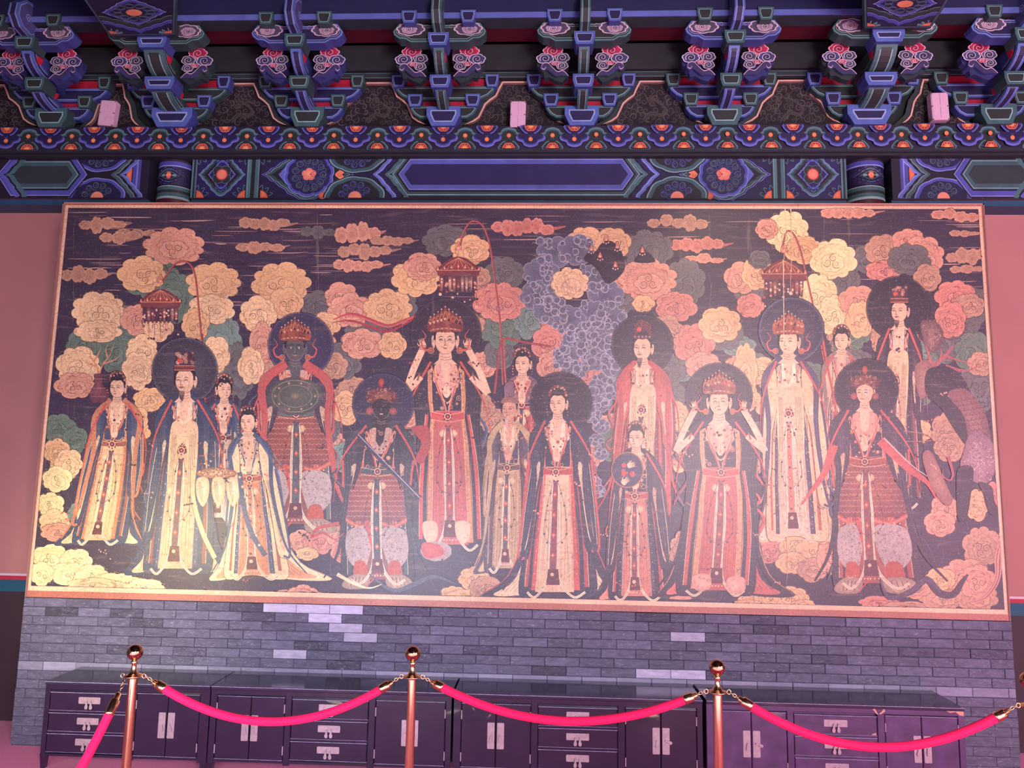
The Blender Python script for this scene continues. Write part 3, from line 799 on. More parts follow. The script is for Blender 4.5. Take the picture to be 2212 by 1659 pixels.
def bracket(pal_blk, pal_arm, wide=False):
    r = empty('bracket_set', (xx(X0c, 235, YB), YB, zb))
    oth = pal_arm
    aw = 44 if wide else 23
    # base block
    bw_ = 46 if wide else 37
    block('base_block', X0c-bw_, X0c+bw_, 229, 271, .165, .10, pal_blk, r, .15)
    # transverse arms in the wall plane with end blocks and red infill
    arm_cross('cross_arm', X0c-78, X0c+72, 228, 255, .24, .055, pal_arm, r)
    arm_cross('cross_arm', X0c-112, X0c+110, 186, 215, .24, .055, pal_arm, r)
    for a, b_, c, d in ((-82, -50, 202, 229), (45, 77, 202, 229), (-119, -88, 160, 187), (88, 117, 160, 187)):
        block('bearing_block', X0c+a, X0c+b_, c, d, .22, .07, pal_blk, r)
    for a, b_, c, d in ((-52, 46, 211, 230), (-90, 88, 167, 188)):
        m_ = MB(); q = [pz(X0c+x, y, .27) for x, y in ((a, d), (a+4, c+5), (a+12, c), (b_-12, c), (b_-4, c+5), (b_, d))]
        m_.prism(q, yy_(.27), yy_(.29), '#a01830', '#c41c3c'); m_.build('red_infill', PAINT, r)
    # projecting arms, curved front
    ya1, ya2 = .0, -.12
    for (yf, yk, pt, pb, nm, eye) in ((ya1, .19, 183, 241, 'projecting_arm', (.150, 203, .030, .022)), (ya2, .05, 92, 168, 'projecting_arm', (-.03, 122, .035, .036))):
        pr = []
        n = 7
        zt = zz(pt, yf); zbm = zz(pb, yk)
        for i in range(n+1):
            a = PI/2*i/n
            yv = yf+(yk-yf)*(1-math.cos(a)) if True else 0
            zv = zt+(zbm-zt)*math.sin(a)
            pr.append((yv, zv))
        q = [(yy_(a), b_-zb) for a, b_ in pr]+[(yy_(.30), zbm-zb), (yy_(.30), zt-zb)]
        p = PAL[pal_arm]; m_ = MB(); hw = (xx(X0c+aw/2, 200, 0)-xx(X0c-aw/2, 200, 0))/2
        m_.prismX(q, -hw, hw, p['side'])
        # painted curved face: edge, line, core
        for k, (f, c) in enumerate(((1., p['edge']), (.60, p['line']), (.50, p['core']))):
            A = []; B = []; e_ = 0 if k == 0 else 1
            for i in range(e_, n+1):
                t = np.array(q[min(i+1, n)])-np.array(q[max(i-1, 0)]); t = t/np.linalg.norm(t); nr = np.array((t[1], -t[0]));
                if nr[0] > 0: nr = -nr
                a = np.array(q[i])+nr*.0006*(k+1)
                if i == e_ and k: a = a+np.array((0, .01*(2-k)+.006))
                A.append((-hw*f, a[0], a[1])); B.append((hw*f, a[0], a[1]))
            m_.quads(A, B, c)
        # side line following the curve
        for sx in (-1, 1):
            for k, (d0, d1, c) in enumerate(((0, .012, p['edge']), (.012, .016, p['line']), (.016, .034, p['core']), (.034, .038, p['line']), (.038, .052, p['edge']))):
                A = []; B = []
                for i in range(n+1):
                    t = np.array(q[min(i+1, n)])-np.array(q[max(i-1, 0)]); t = t/np.linalg.norm(t); nr = np.array((t[1], -t[0]))
                    if nr[0] > 0: nr = -nr
                    a = np.array(q[i])-nr*d0; b_ = np.array(q[i])-nr*d1
                    A.append((sx*(hw+.0008), a[0], a[1])); B.append((sx*(hw+.0008), b_[0], b_[1]))
                m_.quads(A, B, c)
        o = m_.build(nm, PAINT, r)
        e = MB(); Yc, pc, ry, rz = eye; zc = zz(pc, Yc)-zb
        pts = [(yy_(Yc)+ry*math.cos(t)*(1 if math.sin(t) > 0 else .7), zc+rz*math.sin(t)+.5*ry*math.cos(t)) for t in np.linspace(0, 2*PI, 13)[:-1]]
        e.prismX(pts, -hw-.003, hw+.003, '#d41f3c'); e.build('red_inlay', PAINT, o)
    bk = 34 if wide else 23
    block('arm_block', X0c-bk, X0c+bk, 160, 188, -.02, .12, pal_blk, r, .10)
    block('arm_block', X0c-bk, X0c+bk, 68, 96, -.145, .12, pal_blk, r, .10)
    for x0, sg in ((62, 1), (-66, -1)):
        cloud_carving('cloud_carving', r, sg, 'spray', .02, x0+(16 if wide else 0)*sg, 134, pal_arm)
    # cloud arm under the eave beam
    if wide: xs_ = 112
    else: xs_ = 104
    m_ = MB(); p = PAL[oth]; Yc = -.10
    top = [(-xs_, 66), (-xs_+14, 48), (-60, 46), (-30, 52), (30, 52), (60, 46), (xs_-14, 48), (xs_, 66)]
    bot = [(xs_-3, 74), (xs_-14, 82), (xs_-28, 83), (xs_-40, 90), (-xs_+40, 90), (-xs_+28, 83), (-xs_+14, 82), (-xs_+3, 74)]
    q = [pz(X0c+x, y, Yc) for x, y in top+bot]
    m_.prism(q, yy_(Yc), yy_(Yc)+.08, p['side'], p['edge'], ((.006, p['line']), (.009, p['side']), (.019, p['line']), (.022, p['core'])))
    m_.build('cloud_arm', PAINT, r)
    for sg in (1, -1):
        cloud_carving('cloud_carving', r, sg, 'swirl', Yc-.003, sg*(xs_-40), 62, pal_arm)
        if not wide: block('carrying_block', X0c+sg*66-17, X0c+sg*66+17, 20, 47, Yo-.02, .10, pal_blk, r)
    return r
def nose(r, pal):
    """beam nose above the upper arm block, rising to a point"""
    p = PAL[pal]; m_ = MB(); hw = .030
    q = [(-.13, 72), (-.22, 48), (-.27, 18), (-.26, -6), (-.20, -12), (-.08, 8), (0.0, 20), (.10, 40), (.10, 70)]
    q = [(yy_(a), zz(b_, a)-zb) for a, b_ in q]
    m_.prismX(q, -hw, hw, p['edge'], ((.014, p['line']), (.018, mix(p['side'], '#8a6a80', .3))))
    for k, (f, c) in enumerate(((.66, p['line']), (.52, p['core']))):
        A = []; B = []
        for i in range(4):
            t = np.array(q[min(i+1, 4)])-np.array(q[max(i-1, 0)]); t = t/np.linalg.norm(t); nr = np.array((-abs(t[1]), -abs(t[0])))
            a = np.array(q[i])+nr*.001*(k+1)
            A.append((-hw*f, a[0], a[1])); B.append((hw*f, a[0], a[1]))
        m_.quads(A, B, c)
    o = m_.build('beam_nose', PAINT, r)
    e = MB()
    for sx in (-1, 1):
        n = 26; A = []; B = []
        for i in range(n+1):
            a = 2*PI*1.8*i/n; rr = .030*(1-i/n*.9)
            A.append((sx*(hw+.003), yy_(-.17)+rr*math.cos(a), zz(30, -.17)-zb+rr*math.sin(a))); B.append((sx*(hw+.003), yy_(-.17)+(rr-.005)*math.cos(a), zz(30, -.17)-zb+(rr-.005)*math.sin(a)))
        e.quads(A, B, p['line'])
    e.build('painted_scroll', PAINT, o)
def place(o, px, Y=.165):
    o.location.x = xx(px, 235, Y)
lab = {111: 'green block bracket set with blue arms, leftmost under the eave',
       664: 'green block bracket set with blue arms, first right of the left column',
       958: 'blue block bracket set with green arms and a pale lamp behind, left of centre',
       1257: 'blue block bracket set with green arms, right of the middle pale wall box',
       1565: 'green block bracket set with blue arms, next to the right column bracket',
       2158: 'green block bracket set with blue arms, cut by the right picture edge'}
grp = 'painted wooden bracket sets under the eave'
gA = bracket('green', 'blue'); nose(gA, 'blue'); gB = bracket('blue', 'green'); nose(gB, 'green')
first = {'A': gA, 'B': gB}; used = set()
for px, t in ((111, 'A'), (664, 'A'), (958, 'B'), (1257, 'B'), (1565, 'A'), (2158, 'A')):
    o = first[t] if t not in used else copy_tree(first[t]); used.add(t)
    place(o, px); tag(o, lab[px], 'bracket', grp)
gC = bracket('blue', 'green', True); gD = copy_tree(gC)
place(gC, 372); place(gD, 1878)
tag(gC, 'wide blue and green bracket set above the left column', 'bracket', grp)
tag(gD, 'wide blue and green bracket set above the right column', 'bracket', grp)
# roof beams running out over the hall from the two column brackets, widening as they go
def roof_beam(pl, pr_, tl, tr_, pyb, label):
    Y1 = Yo-.02; zb_ = zz(pyb, Y1, (pl+pr_)/2); X0 = xx(pl, pyb, Y1); X1 = xx(pr_, pyb, Y1)
    T0 = UZ(tl, 0, zb_); T1 = UZ(tr_, 0, zb_); xc = (X0+X1)/2; hw = (X1-X0)/2
    o = empty('roof_beam', (xc, Y1, zb_))
    LEN = 2.6; Yt = (T0[1]+T1[1])/2
    def ex(Xa, T): return (T[0]-Xa)/(T[1]-Y1)
    sl0, sl1 = ex(X0, T0), ex(X1, T1)
    dm = .45                                     # the flare ends here, then the beam runs on straight
    def edge(y):
        yy0 = max(y, -dm); e0 = X0-xc+sl0*yy0; e1 = X1-xc+sl1*yy0
        c_ = (sl0+sl1)/2*(y-yy0)*.6
        return e0+c_, e1+c_
    ys = [0, -dm, -LEN]
    def shell(m_, mg, z0, z1, side, bot):
        for a, b_ in zip(ys[:-1], ys[1:]):
            (a0, a1), (c0, c1) = edge(a), edge(b_)
            a0 += mg; c0 += mg; a1 -= mg; c1 -= mg
            m_.face([(a0, a, z0), (c0, b_, z0), (c1, b_, z0), (a1, a, z0)], bot)
            m_.face([(a0, a, z1), (c0, b_, z1), (c1, b_, z1), (a1, a, z1)], side)
            m_.face([(a0, a, z0), (a0, a, z1), (c0, b_, z1), (c0, b_, z0)], side); m_.face([(a1, a, z0), (a1, a, z1), (c1, b_, z1), (c1, b_, z0)], side)
        a0, a1 = edge(0); m_.face([(a0+mg, 0, z0), (a1-mg, 0, z0), (a1-mg, 0, z1), (a0+mg, 0, z1)], side)
    m_ = MB(); shell(m_, 0, .012, .5, '#23202e', '#2f4a4e'); shell(m_, .012, 0, .012, '#22303a', '#252250')
    # tail carrying the beam back to the wall
    m_.box(-hw*.95, hw*.95, 0, Yh-Y1, .02, .5, '#24302f', bottom='#2c3b3c'); m_.build('timber', PAINT, o)
    def mp(Pp):
        out = []
        for u, v in Pp:
            e0, e1 = edge(v); e0 += .012; e1 -= .012; out.append(((e0+e1)/2+u*(e1-e0)/2, v, 0.))
        return np.array(out)
    P = Painter(mp, (0, 0, -1), .0002, -1, -LEN, 1, 0, .03)
    def rect(w, v0, v1, c):
        n = 24; vs = [v0+(v1-v0)*i/n for i in range(n+1)]
        P.poly([(-w, v) for v in vs]+[(w, v) for v in vs[::-1]], c)
    rect(1, -.012, -.45, '#3f686c'); rect(.95, -.022, -.45, '#0f1018'); rect(.93, -.026, -.45, '#1a1c40')
    rect(1, -.452, -LEN+.05, '#2b3a44')
    def chev(y0, d, col, k=.093):
        pts = []
        for i in range(25):
            t = i/24*2-1; pts.append((t*.93, y0-abs(t)*.10-.010*abs(math.sin(t*PI*3))))
        pts2 = [(a, b_-d) for a, b_ in pts]
        P.poly(pts+pts2[::-1], col)
    for y0, d, c in ((-.030, .030, '#4a58ae'), (-.060, .005, '#93a6e4'), (-.065, .008, '#0e0c14'), (-.073, .034, '#2c403f'), (-.107, .005, '#7fb0b0'), (-.112, .012, '#0e0c14')): chev(y0, d, c)
    ce = -.245
    Lz = [(a, ce+b_) for a, b_ in lobed(0, 0, .80, .118)]
    for k, c in ((1.06, '#0e0c14'), (1., '#8f9ae2'), (.94, '#4a58b0'), (.78, '#1d1d4c')): P.poly([(a*k, ce+(b_-ce)*k) for a, b_ in Lz], c)
    for k in range(11):
        a = 2*PI*k/11; x_, y_ = .42*math.cos(a), ce+.062*math.sin(a)
        P.line([(x_+.11*math.cos(t), y_+.019*math.sin(t)) for t in np.linspace(0, 2*PI, 9)], .012, '#52777c', smooth=False)
    P.poly([(.2*math.cos(t), ce+.033*math.sin(t)) for t in np.linspace(0, 2*PI, 13)[:-1]], '#f4a070')
    for sx in (-1, 1):
        P.poly([(sx*.93, -.028), (sx*.66, -.028), (sx*.74, -.048), (sx*.93, -.062)], '#f09068')
        for k in range(3):
            a = .25+k*.5; P.line([(sx*(.93-.26*math.cos(a)), -.028-.034*math.sin(a)), (sx*(.93-.40*math.cos(a)), -.028-.056*math.sin(a))], .02, '#6aa0a0', smooth=False)
    P.mb.build('painted_soffit', PAINT, o)
    return tag(o, label, 'beam', 'painted roof beams')
roof_beam(234, 380, 178, 384, 78, 'painted roof beam end with lozenge soffit above the left column')
roof_beam(1864, 2014, 1862, 2052, 62, 'painted roof beam end with lozenge soffit above the right column')

# pale boxes on the frieze and the lamp behind a bracket
M_PALE = plain('pale plastic housing', '#e2bcd6', .5, scale=30, lo=.93, hi=1.03)
M_GAP = plain('grey seam', '#8d6f86', .7)
def wall_box(px0, px1, py0, py1, Y, tilt, label):
    X0 = xx(px0, (py0+py1)/2, Y); X1 = xx(px1, (py0+py1)/2, Y); z0 = zz(py1, Y); z1 = zz(py0, Y)
    w = X1-X0; h = z1-z0
    o = empty('wall_box', ((X0+X1)/2, Y, z0)); o.rotation_euler.y = tilt
    m_ = MB(); m_.box(-w/2, w/2, 0, .05, 0, h, '#ffffff'); m_.build('housing', M_PALE, o)
    for a, b_, c, d in ((-.46, -.02, .53, .98), (.02, .46, .53, .98), (-.46, -.02, .03, .47), (.02, .46, .06, .47)):
        m_ = MB(); m_.box(a*w, b_*w, -.004, 0, c*h, d*h, '#ffffff'); m_.build('front_panel', M_PALE, o)
    m_ = MB()
    for sx in (-.46, .46):
        for f in (.02, .5, .96): m_.box(sx*w-.004, sx*w+.004, -.006, 0, f*h-.003, f*h+.003, '#777777')
    m_.build('clip', M_GAP, o)
    return tag(o, label, 'box', 'pale boxes standing on the painted frieze')
wall_box(213, 246, 213, 268, .21, .07, 'pale pink rectangular wall box, leftmost on the painted frieze')
wall_box(1102, 1135, 219, 277, .20, .01, 'pale pink rectangular wall box in the middle of the painted frieze')
wall_box(2013, 2050, 205, 262, .21, -.02, 'pale pink rectangular wall box, rightmost on the painted frieze')
X = xx(985, 113, .12); z_ = zz(130, .12)
lp = empty('bracket_lamp', (X, .12, z_)); tag(lp, 'small pale box lamp hiding behind the left centre bracket arm', 'lamp')
m_ = MB(); h_ = zz(97, .12)-z_; q = [(-.022, 0), (.018, 0), (.030, h_*.3), (.028, h_*.75), (.012, h_), (-.022, h_)]
m_.prism(q, 0, .1, '#c9a8c4', '#d8b2d0'); m_.build('housing', M_PALE, lp)
m_ = MB(); m_.box(-.01, .01, .05, .12, -.02, 0, '#777777'); m_.build('bracket_foot', M_GAP, lp)

# ================================================================== BRICK PLINTH
MX0 = xx(57, 1290, 0.); MX1 = xx(2180, 1340, 0.); MZ0 = 0.889; MZ1 = 3.284
MXC = (MX0+MX1)/2
PX0 = xx(51, 1300, .02); PX1 = xx(2186, 1350, .02); PZ1 = MZ0-.006
BRK = {}
def brick_mat(name, base, lo=.75, hi=1.25, chalk=0.):
    m, N, K, P_ = mat(name)
    rgb = N.new('ShaderNodeRGB'); rgb.outputs[0].default_value = (*L(base), 1)
    tc = N.new('ShaderNodeTexCoord'); oi = N.new('ShaderNodeObjectInfo')
    ad = N.new('ShaderNodeVectorMath'); ad.operation = 'ADD'; sc_ = N.new('ShaderNodeVectorMath'); sc_.operation = 'SCALE'
    cb = N.new('ShaderNodeCombineXYZ'); cb.inputs[0].default_value = 1; cb.inputs[1].default_value = 1; cb.inputs[2].default_value = 1
    K.new(cb.outputs[0], sc_.inputs[0]); ml = N.new('ShaderNodeMath'); ml.operation = 'MULTIPLY'; ml.inputs[1].default_value = 40
    K.new(oi.outputs['Random'], ml.inputs[0]); K.new(ml.outputs[0], sc_.inputs['Scale'])
    K.new(tc.outputs['Object'], ad.inputs[0]); K.new(sc_.outputs[0], ad.inputs[1])
    mp = N.new('ShaderNodeMapping'); mp.inputs['Scale'].default_value = (6, 6, 22); K.new(ad.outputs[0], mp.inputs[0])
    no = N.new('ShaderNodeTexNoise'); no.inputs['Scale'].default_value = 3.; no.inputs['Detail'].default_value = 7; K.new(mp.outputs[0], no.inputs[0])
    mr = N.new('ShaderNodeMapRange'); mr.inputs[1].default_value = .3; mr.inputs[2].default_value = .7; mr.inputs[3].default_value = lo; mr.inputs[4].default_value = hi
    K.new(no.outputs[0], mr.inputs[0])
    r2 = N.new('ShaderNodeMapRange'); r2.inputs[3].default_value = .78; r2.inputs[4].default_value = 1.22; K.new(oi.outputs['Random'], r2.inputs[0])
    mm = N.new('ShaderNodeMath'); mm.operation = 'MULTIPLY'; K.new(mr.outputs[0], mm.inputs[0]); K.new(r2.outputs[0], mm.inputs[1])
    vm = N.new('ShaderNodeVectorMath'); vm.operation = 'MULTIPLY'; K.new(rgb.outputs[0], vm.inputs[0]); K.new(mm.outputs[0], vm.inputs[1])
    # pale lime wear
    n2 = N.new('ShaderNodeTexNoise'); n2.inputs['Scale'].default_value = 7; n2.inputs['Detail'].default_value = 8; K.new(mp.outputs[0], n2.inputs[0])
    r3 = N.new('ShaderNodeMapRange'); r3.inputs[1].default_value = .58; r3.inputs[2].default_value = .74; r3.inputs[4].default_value = .5+chalk; K.new(n2.outputs[0], r3.inputs[0])
    mx = N.new('ShaderNodeMix'); mx.data_type = 'RGBA'; K.new(r3.outputs[0], mx.inputs[0]); K.new(vm.outputs[0], mx.inputs[6]); mx.inputs[7].default_value = (*L('#a9a3b8'), 1)
    K.new(mx.outputs[2], P_.inputs['Base Color']); P_.inputs['Roughness'].default_value = .62; P_.inputs['Specular IOR Level'].default_value = .45
    bp = N.new('ShaderNodeBump'); bp.inputs['Strength'].default_value = .35; bp.inputs['Distance'].default_value = .003
    K.new(n2.outputs[0], bp.inputs['Height']); K.new(bp.outputs[0], P_.inputs['Normal'])
    return m
M_BR = brick_mat('blue grey brick', '#5e5c74'); M_BRD = brick_mat('dark worn brick', '#4d4960', .6, 1.3); M_BRL = brick_mat('pale worn brick', '#b4b0cc', .8, 1.15, .3)
M_BRS = brick_mat('pale grey ledge brick', '#8a87a2', .85, 1.12, .1)
M_MORT = plain('brick joint', '#474358', .9)
pl = empty('brick_plinth', ((PX0+PX1)/2, .14, FZ))
tag(pl, 'long blue grey brick plinth carrying the mural behind the cabinets', 'plinth')
po = Vector(pl.location)
m_ = MB(); m_.box(PX0+.004, PX1-.004, .025, .262, FZ, PZ1, '#444444'); m_.build('core', M_MORT, pl, origin=po)
ch = .0513; bl = .1952; jn = .0022
def brick_mesh(w, name='brick'):
    b = MB(); h = ch-jn; e = .0025; x0, x1, z0, z1 = -w/2, w/2, -h/2, h/2
    f = [(x0+e, 0, z0+e), (x1-e, 0, z0+e), (x1-e, 0, z1-e), (x0+e, 0, z1-e)]; k = [(x0, e, z0), (x1, e, z0), (x1, e, z1), (x0, e, z1)]
    g = [(x, .05, z) for x, _, z in k]
    b.face(f, '#ffffff'); b.quads(f, k, '#ffffff', True); b.quads(k, g, '#ffffff', True); b.face(g[::-1], '#ffffff')
    me_o = b.build(name, M_BR); me = me_o.data; bpy.data.objects.remove(me_o); return me
meshes = {}
rb = random.Random(11)
# bricks the photograph shows chalky or dark, as (x px, y px)
pale_px = [(700, 1312), (770, 1312), (732, 1332), (768, 1352), (805, 1374), (598, 1312), (1513, 1374), (1436, 1452), (1512, 1454), (622, 1406)]
dark_px = [(812, 1333), (850, 1333), (1040, 1395), (2000, 1400), (560, 1312), (584, 1352), (1700, 1480), (1640, 1345), (660, 1395), (1580, 1380)]
def brick_kind(X, Z):
    for px, py in pale_px:
        q = U(px, py, .02)
        if abs(q[0]-X) < bl/2 and abs(q[2]-Z) < ch/2: return M_BRL
    for px, py in dark_px:
        q = U(px, py, .02)
        if abs(q[0]-X) < bl/2 and abs(q[2]-Z) < ch/2: return M_BRD
    return M_BRD if rb.random() < .09 else M_BR
nr = 16; hidden = MB(); count = 0
CABX0, CABX1 = xx(98, 1476, .02), xx(2010, 1500, .02)
for r_ in range(nr):
    z1 = PZ1-ch*r_; zc = z1-ch/2
    if zc-ch/2 < FZ-.01: break
    off = [0.062, .135, .062, .165][r_ % 4] if r_ % 2 == 0 else (.135 if r_ % 4 == 1 else .150)
    xs = [PX0]; x = PX0+off
    while x < PX1-.03: xs.append(x); x += bl
    xs.append(PX1)
    for a, b_ in zip(xs[:-1], xs[1:]):
        if b_-a < .02: continue
        xc = (a+b_)/2; w = round(b_-a-jn, 4)
        vis = r_ <= 9 or xc < CABX0+.02 or xc > CABX1-.05
        y = .02+rb.uniform(-.0022, .0022)
        if r_ > 10: y = .02
        if vis and count < 300:
            if w not in meshes: meshes[w] = brick_mesh(w)
            o = bpy.data.objects.new('brick', meshes[w]); COL.objects.link(o); o.parent = pl
            o.location = (xc-po.x, y-po.y, zc-po.z); o.rotation_euler = (rb.uniform(-.004, .004), rb.uniform(-.002, .002), rb.uniform(-.004, .004))
            mt = M_BRS if r_ == 7 else brick_kind(xc, zc)
            if mt is not M_BR:
                o.material_slots[0].link = 'OBJECT'; o.material_slots[0].material = mt
            count += 1
        else: hidden.box(a+jn/2, b_-jn/2, y, y+.03, zc-ch/2+jn/2, zc+ch/2-jn/2, '#ffffff')
if hidden.f:
    h_ = hidden.build('lower_brickwork', M_BR, pl, origin=po); h_['kind'] = 'stuff'
for X_ in (PX0+.002, PX1-.002):   # end faces of the plinth in brick courses
    m_ = MB()
    for r_ in range(nr):
        z1 = PZ1-ch*r_
        for a, b_ in ((.03, .2), (.203, 0.26)) if r_ % 2 else ((.03, .11), (.113, 0.26)):
            m_.box(X_-.004 if X_ < 0 else X_-.01, X_+.01 if X_ < 0 else X_+.004, a, b_, max(FZ, z1-ch+jn), z1, '#ffffff')
    o = m_.build('end_brickwork', M_BR, pl, origin=po); o['kind'] = 'stuff'

# ================================================================== CABINETS
YC = -.31; YCB = .012
M_LAC = plain('black purple lacquer', '#251d38', .28, coat=.6, scale=14, lo=.8, hi=1.15, spec=.6)
M_TOP = plain('dark glossy cabinet top', '#2c2a42', .16, coat=.5, scale=5, lo=.85, hi=1.15, spec=.7)
M_TOP.node_tree.nodes['Principled BSDF'].inputs['Coat Roughness'].default_value = .12
M_EDGE = plain('pale edge highlight', '#9d95b8', .5, scale=40, lo=.6, hi=1.2)  # pale colour standing in for highlights along the cabinet edges
M_PLATE = plain('dull pale brass plate', '#b8a2ae', .42, .35, scale=50, lo=.85, hi=1.1)
M_WORN = plain('worn purple lacquer', '#553862', .42, coat=.15, scale=12, lo=.75, hi=1.3)
M_BARE = plain('bare chipped wood', '#d69a8c', .8, scale=60, lo=.8, hi=1.15)
ztop = zz(1494, YC, 900)
def zc_(py, px): return zz(py, YC, px)
CH = ztop-FZ
def rbox(name, x0, x1, y0, y1, z0, z1, mt, par, bev=.003, org=None):
    """box with chamfered front edges"""
    b = MB(); e = bev
    f = [(x0+e, y0, z0+e), (x1-e, y0, z0+e), (x1-e, y0, z1-e), (x0+e, y0, z1-e)]
    k = [(x0, y0+e, z0), (x1, y0+e, z0), (x1, y0+e, z1), (x0, y0+e, z1)]; g = [(x, y1, z) for x, _, z in k]
    b.face(f, '#ffffff'); b.quads(f, k, '#ffffff', True); b.quads(k, g, '#ffffff', True); b.face(g[::-1], '#ffffff')
    return b.build(name, mt, par)
def plate(par, xc, zc, w, h, y, name='handle_plate'):
    b = MB(); r = .004; n = 4; pts = []
    for cx_, cz_, a0 in ((w/2-r, h/2-r, 0), (-w/2+r, h/2-r, PI/2), (-w/2+r, -h/2+r, PI), (w/2-r, -h/2+r, 1.5*PI)):
        for i in range(n+1): a = a0+PI/2*i/n; pts.append((xc+cx_+r*math.cos(a), zc+cz_+r*math.sin(a)))
    b.prism(pts, y-.0025, y, '#ffffff', '#ffffff'); return b.build(name, M_PLATE, par)
def drop(par, xc, zc, y, s=.026, tilt=0., name='drop_pull'):
    b = MB()
    pts = [(0, 0), (.10, -.12), (.14, -.45), (.24, -.75), (.18, -.98), (0, -1.08), (-.18, -.98), (-.24, -.75), (-.14, -.45), (-.10, -.12)]
    ca, sa = math.cos(tilt), math.sin(tilt)
    q = [(xc+s*(a*ca-b_*sa), zc+s*(a*sa+b_*ca)) for a, b_ in pts]
    b.prism(q, y-.007, y-.0035, '#ffffff', '#ffffff')
    b.tube([(xc, y, zc+.001), (xc, y-.008, zc+.001), (xc, y-.009, zc-.003)], .0022, '#ffffff', 6)
    return b.build(name, M_PLATE, par)
def cabinet(px0, px1, layout, label, body, worn=False):
    yref = 1560
    X0 = xx(px0, 1482, YC); X1 = xx(px1, 1482+(px1*.018), YC)-.004
    o = empty('low_cabinet', ((X0+X1)/2, (YC+YCB)/2, FZ)); ox, oy, oz = o.location
    def lx(px): return xx(px, 1482+px*.018, YC)-ox
    y0 = YC-oy; y1 = YCB-oy; w0 = X0-ox; w1 = X1-ox
    H = CH
    t = .018
    zt = H-t
    rbox('top', w0, w1, y0-.006, y1, zt, H, M_TOP, o, .002)
    b = MB(); b.box(w0, w1, y0-.0075, y0-.0055, H-.004, H-.001, '#ffffff'); b.build('top_edge', M_EDGE, o)
    fr = .028                                     # frame stile width
    zb0 = .095; za = .055
    b = MB()
    b.box(w0+.006, w1-.006, y0+.02, y1, za+.02, zt, '#ffffff'); b.build('carcass', body, o)
    # front frame: stiles between the sections, top and bottom rails
    stiles = [w0]+[None]
    secs = [(k, lx(a), lx(b_)) for k, a, b_ in layout]
    edges = [(w0, secs[0][1])]+[(secs[i][2], secs[i+1][1]) for i in range(len(secs)-1)]+[(secs[-1][2], w1)]
    for a, b_ in edges: rbox('stile', a, b_, y0, y0+.02, za, zt, body, o, .002)
    ztr = zt-.026
    rbox('top_rail', w0+.001, w1-.001, y0+.0005, y0+.02, ztr, zt, body, o, .002)
    zbr = za+.018
    # apron with a shallow curve
    b = MB(); q = [(w0+.02, za-.0), (w0+.05, za+.010), (w1-.05, za+.010), (w1-.02, za), (w1-.02, zbr+.004), (w0+.02, zbr+.004)]
    b.prism(q, y0+.002, y0+.02, '#ffffff', '#ffffff'); b.build('apron', body, o)
    for a in ((w0, w0+.034), (w1-.034, w1)):
        for yy0, yy1 in ((y0, y0+.034), (y1-.034, y1)):
            b = MB(); x0_, x1_ = a; e = .006
            lo = [(x0_+e, yy0+e, 0), (x1_-e, yy0+e, 0), (x1_-e, yy1-e, 0), (x0_+e, yy1-e, 0)]; hi = [(x0_, yy0, za+.02), (x1_, yy0, za+.02), (x1_, yy1, za+.02), (x0_, yy1, za+.02)]
            b.quads(lo, hi, '#ffffff', True); b.face(lo, '#ffffff'); b.face(hi, '#ffffff'); b.build('foot', body, o)
    z_lo = zbr+.006; z_hi = ztr-.006
    for kind, a, b_ in secs:
        a += .003; b_ -= .003
        if kind == 'drawers':
            hh = (z_hi-z_lo)/3
            for i in range(3):
                c = z_lo+hh*i+.006; d = z_lo+hh*(i+1)-.006
                dr = rbox('drawer', a, b_, y0+.001, y0+.06, c, d, body, o, .003)
                e_ = MB(); e_.box(a, b_, y0-.0002, y0+.001, d-.0028, d, '#ffffff'); e_.build('highlight_edge', M_EDGE, dr); e_ = MB(); e_.box(a, b_, y0-.0002, y0+.001, c, c+.0016, '#ffffff'); e_.build('highlight_edge', M_EDGE, dr)  # highlight lines on the drawer edges, put in as pale strips
                xm = (a+b_)/2; hm = (c+d)/2+.008
                plate(dr, xm, hm, .118, .034, y0+.001)
                for s_ in (-1, 1): drop(dr, xm+s_*.011, hm-.004, y0-.0015, .038, s_*.05)
                if i: rbox('rail', a-.003, b_+.003, y0+.006, y0+.02, c-.012, c, body, o, .001)
        else:
            xm = (a+b_)/2+ (0 if kind == 'doors' else 0)
            for j, (p, q_) in enumerate(((a, xm-.0015), (xm+.0015, b_))):
                dr = rbox('door', p, q_, y0+.001, y0+.018, z_lo, z_hi, body, o, .003)
                xe = xm-.025 if j == 0 else xm+.025; zh = z_lo+(z_hi-z_lo)*.50
                plate(dr, xe, zh, .037, .130, y0+.001)
                drop(dr, xe+(.003 if j == 0 else -.003), zh+.004, y0-.0015, .034, rb.uniform(-.15, .15) if rb.random() < .85 else 1.2)
                e_ = MB(); xq = p if j == 0 else q_
                for f in (.16, .82):
                    e_ = MB(); e_.tube([(xq, y0-.001, z_lo+(z_hi-z_lo)*f-.022), (xq, y0-.001, z_lo+(z_hi-z_lo)*f+.022)], .0032, '#ffffff', 8); e_.build('hinge', M_PLATE, dr)
                e_ = MB(); e_.box(p, q_, y0-.0002, y0+.001, z_hi-.0022, z_hi, '#ffffff'); e_.build('highlight_edge', M_EDGE, dr); e_ = MB(); e_.box(p, q_, y0-.0002, y0+.001, z_lo, z_lo+.0022, '#ffffff')
                e_.build('highlight_edge', M_EDGE, dr)  # pale strips for the door edges' highlights too
